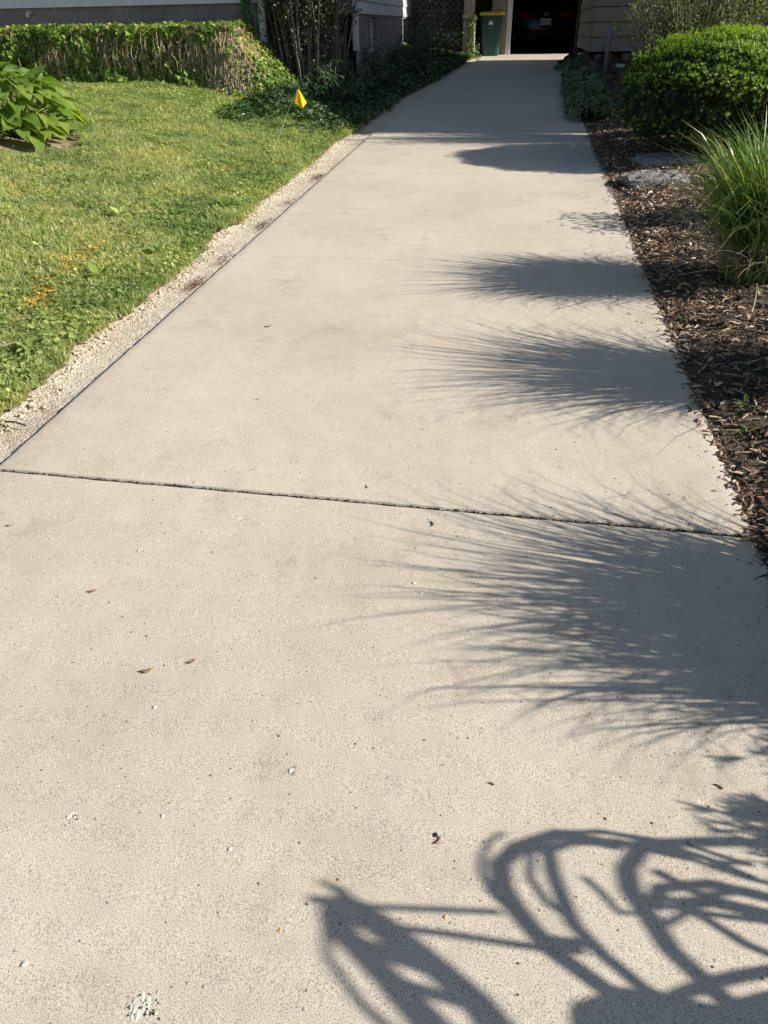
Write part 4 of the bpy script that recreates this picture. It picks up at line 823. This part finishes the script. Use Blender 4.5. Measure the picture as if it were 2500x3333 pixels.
# hydrant-like spigot seen between canes: small meter on a stub
t = thing('outdoor_spigot', 'small dark outdoor tap and pipe against the recessed foundation', 'tap', (-3.45, 15.9, 1.0)); MB().tube([(0, 0, -.3), (0, 0, .5)], .03, 10).build('pipe', M['pipe'], t); MB().box(-.11, .11, -.05, .05, .42, .48).build('cap', M['galv'], t, bevel=.01)
# ------------------------------------------------------------------ shrubs
def bush(name, lab, cx, cy, rx, ry, h, n, tmp, mats, sizes, seed=1, lump=.10, inner=.55, cat='shrub', upb=.3, flat=.3):
    z0 = float(gr(cx, cy)); t = thing(name, lab, cat, (cx, cy, z0)); r = np.random.default_rng(seed)
    def shell(n, depth):
        d = r.normal(size=(n, 3)); d /= np.linalg.norm(d, axis=1, keepdims=True); d[:, 2] = np.where(d[:, 2] < -.75, -d[:, 2], d[:, 2])
        rad = 1+lump*hsh(d[:, 0]*3+seed, d[:, 1]*3+d[:, 2]*3.3, 1.3)+lump*.5*hsh(d[:, 0]*6, d[:, 2]*6+d[:, 1]*5+seed, 1.5); q = rad*(1-depth*r.uniform(size=n)**1.5)
        e = np.sign(d[:, 2])*np.abs(d[:, 2])**.9; return np.stack([d[:, 0]*rx*q, d[:, 1]*ry*q, h*.50+e*h*.50*q], 1), d
    core = ico('blocking_core', 3, 1, .05, seed)
    for v in core.vertices: v.co = Vector((v.co.x*rx*.72, v.co.y*ry*.72, h*.5+v.co.z*h*.36))
    link('blocking_core', core, M['soil'], t)  # solid core added to block light inside the bush
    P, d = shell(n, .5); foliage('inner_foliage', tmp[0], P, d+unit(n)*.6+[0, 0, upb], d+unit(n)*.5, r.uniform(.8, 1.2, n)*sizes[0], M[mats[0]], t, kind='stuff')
    n2 = int(n*inner); P, d = shell(n2, .09); kk = r.uniform(size=n2) < np.clip(.18+.80*d[:, 2]+.25*d[:, 0], .05, 1); P, d = P[kk], d[kk]; P = P+d*r.uniform(-.03, .07, (len(P), 1)); n2 = len(P); foliage('sunlit_new_shoots', tmp[1], P, d+unit(n2)*.35+[0, 0, upb*1.3], d+unit(n2)*.5, r.uniform(.7, 1.25, n2)*sizes[1], M[mats[1]], t, kind='stuff')  # bright shoots gathered on top and sun side to paint the sunlight
    MB().tube([(0, 0, -.05), (.02, 0, h*.3)], [.05, .03], 8).build('trunk', M['bark'], t)
    return t
SH = star(8, .95, NEEDLE, .62, 2); SH2 = star(9, .8, NEEDLE, .62, 5)
bush('yew_bush', 'large rounded clipped yew bush with new growth coloured sunlit on top right of driveway', 2.25, 9.98, 1.09, .98, 1.12, 26000, (SH, SH2), ('yewold', 'yewsunlit'), (.066, .060), 3, .11, 1.0)
def twiggy():
    cx, cy = 2.10, 11.36; t = thing('fine_leaved_shrub', 'tall airy shrub with thin stems and fine olive leaves behind yew', 'shrub', (cx, cy, float(gr(cx, cy)))); mb = MB(); P = []; D = []
    for i in range(240):
        a = rng.uniform(0, 6.28); q = math.sqrt(rng.uniform()); bx, by = .25*q*math.cos(a), .2*q*math.sin(a); h = rng.uniform(1.2, 2.2); ex, ey = bx+q*.85*math.cos(a), by+q*.55*math.sin(a)
        pts = []; 
        for s_ in np.linspace(0, 1, 7): w_ = s_**1.5; pts.append((bx+(ex-bx)*w_+rng.normal(0, .012), by+(ey-by)*w_+rng.normal(0, .012), h*(s_-.12*s_*s_*q)))
        mb.tube(pts, [.010-.0013*k for k in range(7)], 4, cap=False)
        for k in range(75):
            s_ = rng.uniform(.25, 1)*6; j = min(5, int(s_)); f = s_-j; p = np.array(pts[j])*(1-f)+np.array(pts[j+1])*f; P.append(p+rng.normal(0, .045, 3)); D.append((rng.normal(0, .6), rng.normal(0, .6), rng.normal(.35, .5)))
    mb.build('stems', M['bark'], t, kind='stuff'); n = len(P); foliage('leaf_mass', LANCE, P, D, unit(n)+[0, 0, .4], rng.uniform(.03, .055, n), M['twig'], t, kind='stuff')
twiggy()
# grey-green ground cover along the drive on the right
n = 5200; x = rng.uniform(.62, 1.62, n); y = rng.uniform(12.9, 19.2, n); wd = .34+.1*hsh(y, y, 2.0); k = np.abs(x-1.12-.02*(y-16)) < wd*(1-.15*rng.uniform(size=n)); x, y = x[k], y[k]; n = len(x); q = np.clip(1-((x-1.12)/.45)**2, 0, 1)
me = [np_mesh('rosette', *cluster(60+s, 14, LEAF, .055, .06, .07)) for s in range(4)]
gn_scatter('grey_ground_cover', np.stack([x, y, prof(y)+.02+q*(.20+.10*hsh(x, y, 4))*rng.uniform(.3, 1, n)**.4], 1), np.stack([rng.normal(0, .5, n), rng.normal(0, .5, n), rng.uniform(0, 6.28, n)], 1), rng.uniform(.7, 1.3, n), rng.integers(0, 4, n), me, M['graygreen'], kind='stuff')
t = thing('plant_tag', 'small white plant tag standing in grey ground cover', 'tag', (1.35, 17.6, pz(17.6))); MB().box(-.03, .03, -.002, .002, 0, .33).build('tag', M['whiteprint'], t)
# ------------------------------------------------------------------ ornamental grass clumps
def clump(x, y, h, r, nb, lab, seed, wid=.006, straw=.1, lb=0, arch=1.0, grp='grass clumps along the bed'):
    g = np.random.default_rng(seed); z0 = float(gr(x, y))-.02; t = thing('ornamental_grass', lab, 'grass clump', (x, y, z0), group=grp)
    def make(nb, hs, wid):
        V = []; Fc = []; ns = 7; a = g.uniform(0, 6.28, nb); q = np.sqrt(g.uniform(size=nb)); bx, by = .19*q*np.cos(a)+g.normal(0, .03, nb), .17*q*np.sin(a)+g.normal(0, .03, nb); hh = h*g.uniform(.55, 1.1, nb)*hs; sp = r*q*g.uniform(.6, 1.25, nb)*arch
        dx, dy = np.cos(a+g.normal(0, .45, nb))*sp+lb*h, np.sin(a+g.normal(0, .45, nb))*sp; drp = g.uniform(.0, .55, nb)*q*hh; S_ = np.linspace(0, 1, ns)
        pd = g.uniform(0, 6.28, nb); w = wid*g.uniform(.6, 1.3, nb)
        for k, s_ in enumerate(S_):
            cx = bx+dx*s_**1.9; cy = by+dy*s_**1.9; cz = hh*(1-(1-s_)**1.25)-drp*s_**4; ww = w*(1-s_**2.2)*.9+.0004
            V.append(np.stack([cx-np.cos(pd)*ww, cy-np.sin(pd)*ww, cz], 1)); V.append(np.stack([cx+np.cos(pd)*ww, cy+np.sin(pd)*ww, cz], 1))
        V = np.stack(V, 1).reshape(-1, 3); b = np.arange(nb)[:, None, None]*(2*ns); f = np.array([(2*k, 2*k+1, 2*k+3, 2*k+2) for k in range(ns-1)])[None]; return V, (b+f).reshape(-1, 4)
    V, Fc = make(nb, 1, wid); link('blades', np_mesh('blades', V, Fc), M['blade'], t, kind='stuff')
    V, Fc = make(int(nb*straw*1.6), .42, wid*.8); link('dry_blades', np_mesh('dry_blades', V, Fc), M['dryvine'], t, kind='stuff')
clump(1.64, 5.30, .92, .56, 2900, 'tall green ornamental grass clump at right frame edge', 11)
clump(1.82, 3.72, .98, .64, 1300, 'tall grass clump just outside right frame edge, its shadow reaching the slab', 12)
clump(1.74, 2.00, .84, .56, 1000, 'loose grass clump right of the open joint, outside the frame', 13)
clump(1.72, 1.72, .85, .35, 500, 'smaller grass clump nearest the bicycles, outside the frame', 14)
peony(2.26, 6.90, .40, .80, 'light green leafy plant behind the tall grass clump', 48, 'leafy', .05, LEAF, 10, None, 'leafy_plant')
peony(1.95, 6.35, .25, .30, 'low leafy shoots at the foot of the tall grass', 12, 'leafy', .045, LEAF, 8, None, 'leafy_plant')
bush('yew_seedling', 'small spiky evergreen by the bicycles, outside the frame', 1.78, 1.40, .20, .10, .34, 700, (SH, SH2), ('yewold', 'yewsunlit'), (.08, .08), 8, .25, .5)
bush('yew_seedling', 'second small spiky evergreen nearer the bicycles', 1.74, 1.14, .24, .14, .40, 900, (SH, SH2), ('yewold', 'yewsunlit'), (.08, .08), 9, .25, .5)
for (x, y, lab) in [(1.03, 4.5, 'tiny green weed in mulch beside the golden leaf'), (1.12, 3.35, 'small sprout in mulch by the pale chip'), (1.08, 3.12, 'small sprout in mulch nearest the slab corner'), (1.55, 4.85, 'thin weed sprig in mulch below tall grass')]:
    weed('mulch_weed', x, y, 6, .05, lab, tm=LANCE, mat='leafy', grp='tiny weeds in the mulch')
# ------------------------------------------------------------------ stones and mulch
for (x, y, sx, sy, sz, rz, lab, sd) in [(1.60, 9.35, .36, .25, .10, .10, 'flat grey stone half shaded in mulch below yew', 2), (1.38, 8.42, .34, .27, .11, .12, 'sunlit grey stone with straight right end beside driveway', 5)]:
    m = ico('flat_stone', 4, 1, .03, sd)
    for v in m.vertices:
        c = v.co; c.x = math.copysign(min(abs(c.x)*1.25, .92+.06*math.sin(c.y*5)), c.x); c.y = math.copysign(min(abs(c.y)*1.2, .9), c.y); c.z = min(c.z*1.1, .62+.22*hsh(c.x*2, c.y*2, 1.9)); v.co = Vector((c.x*sx*.95, c.y*sy, c.z*sz))
    tag(link('flat_stone', m, M['slate'], loc=(x, y, float(gr(x, y))-.005), rot=(.02, -.05, rz)), lab, 'stone')
def chipmesh(seed):
    r = np.random.default_rng(seed); L_, w, h = 1, r.uniform(.11, .32), r.uniform(.05, .12); V = []
    for (t_, k) in ((-.5, .35), (-.2, 1), (.2, r.uniform(.7, 1.1)), (.5, r.uniform(.1, .5))):
        yb = r.normal(0, .03); zc = -.1*t_*t_+r.normal(0, .02)
        V += [(-w/2*k+yb, t_, zc), (w/2*k+yb, t_, zc+r.normal(0, .02)), (w/2*k*.8+yb, t_, zc+h*k), (-w/2*k*.8+yb, t_, zc+h*k*r.uniform(.6, 1))]
    Fc = [(4*j+k, 4*j+(k+1) % 4, 4*j+4+(k+1) % 4, 4*j+4+k) for j in range(3) for k in range(4)]+[(0, 1, 2, 3), (15, 14, 13, 12)]
    return np_mesh('wood_chip', V, Fc)
CH = [chipmesh(s) for s in range(8)]
def mulch(n, x0, x1, y0, y1, f, smin, smax, zo=.0):
    x = rng.uniform(x0, x1, n); y = rng.uniform(y0, y1, n); k = f(x, y); x, y = x[k], y[k]; n = len(x)
    return np.stack([x, y, gr(x, y)+zo+rng.uniform(0, .02, n)], 1), np.stack([rng.normal(0, .28, n), rng.normal(0, .35, n), rng.uniform(0, 6.28, n)], 1), smin+(smax-smin)*rng.uniform(size=n)**2
vis = lambda x, y: (x > rightx(y)+.01+.02*hsh(y, y, 9)) & (x < 1.15+.34*y)
P, R, S = mulch(85000, .95, 5.2, 1.0, 12.8, vis, .018, .075); gn_scatter('mulch_chips', P, R, S, rng.integers(0, 8, len(P)), CH, M['chip'], kind='stuff')
P, R, S = mulch(9000, .95, 5.2, 12.8, 19, lambda x, y: x > rightx(y)+.25, .03, .09); gn_scatter('mulch_chips_far', P, R, S, rng.integers(0, 8, len(P)), CH, M['chip'], kind='stuff')
P, R, S = mulch(2600, .93, 2.2, 2.3, 9.5, lambda x, y: (x > rightx(y)-.0) & (x < .78+.25*y) & (rng.uniform(size=len(x)) < np.exp(-(x-.95)/.9)), .055, .10, .012); o_ = rng.permutation(len(P))[:290]
for i in o_: link('wood_chip', CH[i % 8], M['chip'], MULCH, loc=P[i], rot=R[i]*[.7, .7, 1]).scale = (S[i],)*3
# chips spilled on the slab near its right edge
n = 1500; y = rng.uniform(1.6, 12, n); e_ = rng.exponential(1, n); x = .965-np.where(rng.uniform(size=n) < .28, e_*.12*np.where(y > 4, 1, .35), e_*.016*(1+1.2*np.maximum(0, hsh(y*0, y, 5)))); s = rng.uniform(.008, .028, n)*(1+.9*(x > .90)); k = x > -.3
gn_scatter('spilled_chips', np.stack([x, y, prof(y)+.002], 1)[k], np.stack([rng.normal(0, .15, n), rng.normal(0, .15, n), rng.uniform(0, 6.28, n)], 1)[k], s[k], rng.integers(0, 8, n)[k], CH, M['chip'], kind='stuff')
for (sx_, sy_, rx_, ry_, n_) in ((1.60, 9.35, .36, .25, 60), (1.38, 8.42, .34, .27, 46)):
    a = rng.uniform(0, 6.28, n_); q = rng.uniform(.45, 1.1, n_); x = sx_+rx_*q*np.cos(a); y = sy_+ry_*q*np.sin(a)-.02
    gn_scatter('chips_on_stone', np.stack([x, y, gr(x, y)+.062*np.clip(1.15-q**3, 0, 1)+.012], 1), np.stack([rng.normal(0, .15, n_), rng.normal(0, .15, n_), rng.uniform(0, 6.28, n_)], 1), rng.uniform(.02, .06, n_), rng.integers(0, 8, n_), CH, M['chip'], kind='stuff')
t = thing('dry_stalk', 'long pale dry grass stalk lying on mulch below tall grass', 'stalk', (1.42, 4.55, float(gr(1.42, 4.55))+.03)); MB().tube([(0, 0, 0), (.05, .15, .03), (.12, .42, .05)], .0035, 5).build('stalk', M['dryvine'], t)
# ------------------------------------------------------------------ small debris on the slabs
def seedpod(x, y, L_, rz, lab, curl=.4, nm='maple_seed'):
    V = []; ns = 9
    for j in range(ns):
        s_ = j/(ns-1); a = (s_-.5)*curl*3; w = .17*math.sin(math.pi*(s_*.85+.1))*(1.4 if s_ < .3 else 1); V += [(-w, s_-.5, .05+.35*(s_-.5)**2*curl), (w, s_-.5, .03+.5*(s_-.5)**2*curl), (0, s_-.5, .14+.4*(s_-.5)**2*curl)]
        for q in (-3, -2, -1): V[q] = (V[q][0]+.35*curl*math.sin(s_*3.1), V[q][1], V[q][2])
    Fc = [(3*j+a, 3*j+b, 3*j+3+b, 3*j+3+a) for j in range(ns-1) for (a, b) in ((0, 2), (2, 1), (1, 0))]
    o = link(nm, np_mesh(nm, V, Fc), M['seed'], loc=(x, y, pz(y)+.001), rot=(0.03, 0, rz)); o.scale = (L_*.8,)*3; return tag(o, lab, 'seed' if nm == 'maple_seed' else 'leaf', 'dry seeds and leaf bits on the slab')
import json
def G(px_, py_):
    # ground point of the slab plane under a photo pixel (used once to read positions)
    cam = sc.camera.matrix_world; d = cam.to_3x3()@Vector(((px_-W/2)/F, -(py_-H/2)/F, -1)); o = cam.translation
    t_ = -o.z/(d.z-.0295*d.y); p = o+d*t_; return p.x, p.y
for (u, v, L_, rz, lab) in [(33, 1710, .035, -1.2, 'curled brown seed at left frame edge below the joint'), (302, 1923, .040, -1.0, 'curled brown seed left of centre on the near slab'), (625, 2152, .038, -.9, 'dark hooked seed in the middle of the near slab'),
        (872, 1063, .05, -1.3, 'thin brown seed on the second slab near its left edge'), (1192, 1586, .03, .3, 'tiny dark seed just above the open joint'), (480, 2182, .05, -1.1, 'thin curved stem on the slab beside the hooked seed'),
        (1405, 1706, .04, .4, 'thin curled stem below the joint left of the grass shadow'), (1425, 2735, .03, -.5, 'dark seed above the bicycle shadow'), (1598, 2553, .022, 1.3, 'small brown seed right of the dark seed'), (838, 1300, .03, -.8, 'small dark seed in the left half of second slab'), (2338, 2562, .028, 1.0, 'reddish seed bit beside the spiky shadow')]:
    x, y = G(u, v); seedpod(x, y, L_, rz, lab)
x, y = G(2240, 1335); seedpod(x, y, .075, .25, 'golden brown folded leaf on slab beside the mulch edge', .8, 'dry_leaf')
for (u, v, r_, mt, nm, cat, lab) in [(912, 3028, .007, 'goldpebble', 'pebble', 'pebble', 'small golden pebble left of the bicycle shadow tip'), (1348, 1898, .010, 'palepebble', 'pebble', 'pebble', 'pale pebble on the near slab right of centre'), (1370, 1928, .007, 'palepebble', 'pebble', 'pebble', 'smaller pale pebble just below the pale pebble'),
        (503, 2303, .009, 'palepebble', 'pebble', 'pebble', 'round white pebble on the left of near slab'), (80, 3138, .010, 'palepebble', 'pebble', 'pebble', 'oval white pebble near the lower left corner'), (748, 2765, .008, 'palepebble', 'pebble', 'pebble', 'white pebble in the lower middle of the slab'),
        (990, 3355-70, .006, 'pebble', 'pebble', 'pebble', 'grey pebble at bottom edge under bicycle shadow'), (530, 2655, .008, 'palepebble', 'pebble', 'pebble', 'pale chip of stone left of white pebble'), (612, 3200, .006, 'pebble', 'pebble', 'pebble', 'small brownish grey pebble beside the crumbled pit'), (1418, 2718, .009, 'rubber', 'pebble', 'pebble', 'black chip of stone above bicycle shadow'),
        (2010, 2270, .006, 'seed', 'pebble', 'pebble', 'brown speck stone near the loose grass shadow'), (1450, 2985, .007, 'goldpebble', 'pebble', 'pebble', 'golden speck stone beside the thin arc shadow')]:
    x, y = G(u, v); tag(link(nm, ico(nm, 2, r_*.62, .18, u, (1, 1.2, .4)), M[mt], loc=(x, y, pz(y)+r_*.08)), lab, cat, 'pebbles on the slab')
# popouts: pale crumbled spots with dark bits
def popout(u, v, r_, lab, nd=10):
    x, y = G(u, v); t = thing('popout', lab, 'popout', (x, y, pz(y)), group='crumbled popouts in the slab'); r = np.random.default_rng(u); n = 14
    vs = [(0, 0, .0016)]
    for ring, q in ((1, .45), (2, .8), (3, 1.0)):
        for k in range(n): a = 6.2832*k/n; rr = r_*q*r.uniform(.72, 1.15)*.7; vs.append((rr*math.cos(a)*.8, rr*math.sin(a)*1.15, (.0022*r.uniform(.2, 1) if ring < 3 else .0003)))
    fs = [(0, 1+k, 1+(k+1) % n) for k in range(n)]
    for q in (0, 1): fs += [(1+q*n+k, 1+(q+1)*n+k, 1+(q+1)*n+(k+1) % n, 1+q*n+(k+1) % n) for k in range(n)]
    MB().add(vs, fs).build('pale_core', M['palepebble'], t)
    for nm, mt, sc_, off in (('dark_crumbs', 'joint', .10, .45), ('pale_crumbs', 'aggregate', .13, 0)):
        mb = MB()
        for k in range(nd*2):
            a = r.uniform(0, 6.28); q = r_*abs(r.normal(0, .6)); s_ = r_*r.uniform(.3, 1.1)*sc_+.0006; cx, cy = q*math.cos(a)+r_*off, q*math.sin(a); mb.add([(cx-s_, cy, 0), (cx+s_*.2, cy-s_, 0), (cx+s_, cy+s_*.3, 0), (cx, cy+s_, 0), (cx, cy, s_*.9)], [(0, 1, 4), (1, 2, 4), (2, 3, 4), (3, 0, 4)])
        mb.build(nm, M[mt], t, kind='stuff')
popout(455, 1790, .014, 'pale popout with dark crumbs left on the near slab'); popout(780, 1687, .018, 'white popout with dark bits just below the open joint'); popout(455, 3270, .036, 'large crumbled pale pit at the bottom of the slab', 16); popout(228, 2655, .015, 'pale popout in the lower left of the slab', 6); popout(948, 2507, .012, 'popout with black crumbs in the middle of the slab', 9)
popout(1010, 1116, .016, 'small pale popout on second slab', 6); popout(168, 1752, .010, 'faint pale popout near left frame edge', 4)
# scattered fine specks everywhere on the concrete
n = 900; x = rng.uniform(-2.1, .93, n); y = rng.uniform(.4, 9, n)**1.0
SP = [ico('speck', 1, 1, .2, s, (1, 1.4, .5)) for s in range(3)]
gn_scatter('fine_debris', np.stack([x, y, prof(y)+.0005], 1), np.stack([x*0, x*0, rng.uniform(0, 6.28, n)], 1), rng.uniform(.001, .0035, n), rng.integers(0, 3, n), SP, M['seed'], kind='stuff')
# dirt clumps collected where the edging meets the slab
n = 1500; c = rng.choice([4.98, 6.6, 8.75, 7.5, 5.6], n, p=[.3, .2, .25, .1, .15]); y = c+rng.normal(0, .09, n); x = -2.15-np.abs(rng.normal(0, .05, n)); gn_scatter('edging_litter', np.stack([x, y, prof(y)-.016+rng.uniform(0, .01, n)], 1), rng.uniform(-1, 6, (n, 3)), rng.uniform(.004, .022, n), rng.integers(0, 8, n), CH, M['chip'], kind='stuff')
x, y = G(60, 1378); t = thing('twig', 'short brown twig lying on the old edging strip', 'twig', (x-.02, y, pz(y)-.005)); MB().tube([(-.06, .02, .0), (0, 0, .012), (.07, -.015, .004)], .005, 5).build('stick', M['bark'], t)
# ------------------------------------------------------------------ bicycles out of frame on the right (their shadows fall on the slab)
AX = .50
def bike(x, y, lab, rz=0, lean=0, col='bikeframe', z0=None):
    t = thing('bicycle', lab, 'bicycle', (x, y, float(gr(x, y)) if z0 is None else z0), rz); t.rotation_euler = (0, lean, rz); R_ = .34
    def ring(cy, cz, r, th, nm, mat, par, a0=0, a1=6.2832, n=40, loc=None):
        closed = a1-a0 > 6.2; aa = np.linspace(a0, a1, n+1)[:-1] if closed else np.linspace(a0, a1, n); return MB().tube([(0, cy+r*math.cos(a), cz+r*math.sin(a)) for a in aa], th, 8, closed=closed).build(nm, mat, par, smooth=True)
    for cy, nm in ((0, 'front_wheel'), (-1.05, 'rear_wheel')):
        w = link(nm, None, parent=t, loc=(0, cy, R_)); ring(0, 0, R_-.02, .022, 'tyre', M['rubber'], w); ring(0, 0, R_-.055, .010, 'rim', M['chrome'], w)
        sp = MB()
        for k in range(18): a = k*6.283/18; sp.tube([(.02*(-1)**k, .02*math.cos(a+.5), .02*math.sin(a+.5)), (0, (R_-.06)*math.cos(a), (R_-.06)*math.sin(a))], .0015, 4)
        sp.tube([(-.05, 0, 0), (.05, 0, 0)], .02, 10); sp.build('spokes', M['chrome'], w)
        ring(cy, R_, R_+.03, .012, 'fender', M[col], t, .3, 2.9, 24)
    f = MB(); hd = (0, -.10, .78); hb = (0, -.08, .64); bb = (0, -.62, .30); st = (0, -.80, .80); ra = (0, -1.05, R_)
    for a, b_, r_ in ((hd, st, .016), (hb, bb, .019), (bb, st, .017), (bb, ra, .010), (st, ra, .009), (hd, hb, .020)): f.tube([a, b_], r_, 8)
    f.build('frame', M[col], t, smooth=True); k = MB()
    for s in (-1, 1): k.tube([(0, -.08, .64), (s*.055, -.07, .6), (s*.055, 0, R_)], .013, 6)
    k.build('fork', M['chrome'], t, smooth=True)
    # drop bars, levers, cable loops and added bag, shaped for their shadow (y measured ahead of the wheel axle)
    yo = -AX
    def T(pts, r, x=0.0, n=8): return MB().tube([(x, p[0]+yo, p[1]+(x+.15)*.5095) for p in pts], r, n)
    hook = T([(1.045, .60), (1.05, .67), (1.0, .715), (.95, .735), (.90, .73), (.86, .715), (.82, .695), (.78, .67), (.73, .62), (.69, .56), (.62, .50)], .0135, -.15); hook.build('drop_bar', M['rubber'], t, smooth=True)
    T([(1.10, .45), (1.08, .50), (1.05, .57), (.98, .592), (.93, .588), (.88, .57), (.82, .55), (.74, .50), (.66, .42)], .0135, .15).build('drop_bar', M['rubber'], t, smooth=True)
    T([(1.04, .52), (1.05, .60), (1.03, .655), (1.0, .68), (.95, .675), (.88, .66), (.84, .65), (.79, .62), (.74, .58), (.70, .52)], .010, -.04).build('brake_lever', M['chrome'], t, smooth=True)
    c = T([(1.05, .67), (1.075, .62), (1.07, .56), (1.05, .50), (1.02, .45)], .006, -.15)
    for pp, r_, x_ in (([(1.03, .735), (1.0, .75), (.96, .757), (.92, .755), (.88, .742), (.85, .72)], .005, -.15), ([(1.06, .57), (1.03, .51), (1.01, .46), (1.0, .40), (.98, .3)], .006, .1), ([(1.10, .45), (1.115, .41), (1.09, .34), (1.05, .28)], .006, .15),
                       ([(.84, .73), (.82, .80), (.80, .87), (.79, .93)], .007, -.1), ([(1.03, .68), (1.06, .66), (1.075, .60), (1.075, .52), (1.05, .45)], .005, -.15), ([(.86, .66), (.88, .68), (.93, .70), (.99, .70), (1.03, .66)], .006, -.1), ([(.97, .43), (.98, .50), (.95, .555), (.90, .565)], .012, .12), ([(.93, .43), (.94, .50), (.92, .54)], .014, .12), ([(.81, .63), (.80, .68)], .01, -.1), ([(.79, .64), (.78, .70), (.775, .77), (.765, .86)], .008, -.1), ([(.99, .56), (.95, .51), (.98, .46), (.96, .40)], .009, .1), ([(.92, .52), (.86, .56)], .007, .1), ([(.92, .52), (.90, .58)], .006, .1), ([(.95, .64), (.92, .62), (.88, .60), (.9, .57)], .006, 0), ([(.91, .52), (.86, .47), (.84, .43)], .008, .1), ([(.91, .52), (.92, .42), (.90, .36)], .007, .1)):
        c2 = T(pp, r_, x_); k0 = len(c.v); c.v += c2.v; c.f += [tuple(i+k0 for i in f_) for f_ in c2.f]
    c.build('brake_cables', M['rubber'], t, kind='stuff')
    MB().tube([(-.05, .83+yo, .965), (-.05, .80+yo, .95), (-.05, .77+yo, .915), (-.04, .72+yo, .865), (-.02, .66+yo, .815), (0, .55+yo, .76), (0, .42+yo, .72)], [.006, .014, .022, .020, .018, .024, .03], 10).build('stem_grip', M['rubber'], t, smooth=True)
    MB().tube([(-.05, .79+yo, .965), (-.05, .755+yo, .955), (-.05, .72+yo, .935), (-.03, .66+yo, .895), (0, .58+yo, .85), (0, .45+yo, .79)], [.010, .018, .016, .018, .022, .03], 10).build('brake_hood', M['rubber'], t, smooth=True)
    MB().tube([(-.05, .775+yo, .975), (-.05, .74+yo, .965), (-.05, .68+yo, .955), (-.03, .61+yo, .92), (0, .52+yo, .85)], [.005, .006, .006, .007, .010], 8).build('brake_lever', M['chrome'], t, smooth=True)
    MB().tube([(-.05, .835+yo, .985), (-.05, .815+yo, .955)], .006, 6).tube([(-.05, .72+yo, .94), (-.04, .70+yo, .85)], .016, 8).tube([(-.03, .66+yo, .90), (-.02, .645+yo, .80)], .012, 8).tube([(-.05, .79+yo, .99), (-.05, .80+yo, .93)], .010, 6).build('shadow_clamp', M['rubber'], t, smooth=True)
    MB().tube([(-.15, .62+yo, .50+.0), (-.07, .60+yo, .74), (.07, .60+yo, .74), (.15, .66+yo, .57)], .016, 8).build('bar_top', M['chrome'], t, smooth=True)
    MB().box(-.07, .07, .38+yo, .735+yo, .42, .72).build('shadow_bag', M['rubber'], t, bevel=.05)  # box added to fill the solid part of the bicycle shadow
    MB().add([(-.03, -.62, .91), (.03, -.62, .91), (.09, -.88, .90), (-.09, -.88, .90), (-.02, -.62, .945), (.02, -.62, .945), (.08, -.88, .95), (-.08, -.88, .95)], [(0, 3, 2, 1), (4, 5, 6, 7), (0, 1, 5, 4), (1, 2, 6, 5), (2, 3, 7, 6), (3, 0, 4, 7)]).build('saddle', M['rubber'], t, bevel=.01); MB().tube([st, (0, -.82, .9)], .012, 8).build('seat_post', M['chrome'], t)
    c = MB(); c.tube([(-.1, -.62, .30), (.1, -.62, .30)], .012, 6); ring(-.62, .30, .09, .008, 'chainring', M['chrome'], t); c.tube([(.1, -.62, .30), (.1, -.52, .17)], .009, 6); c.tube([(-.1, -.62, .30), (-.1, -.72, .43)], .009, 6); c.box(.1, .19, -.57, -.47, .155, .18); c.box(-.19, -.1, -.77, -.67, .42, .445); c.build('cranks', M['chrome'], t)
bike(1.65, AX, 'bicycle with drop handlebar and added shadow-casting front bag parked beside the photographer, outside the frame', z0=pz(.6))
print('objects', len(bpy.data.objects))
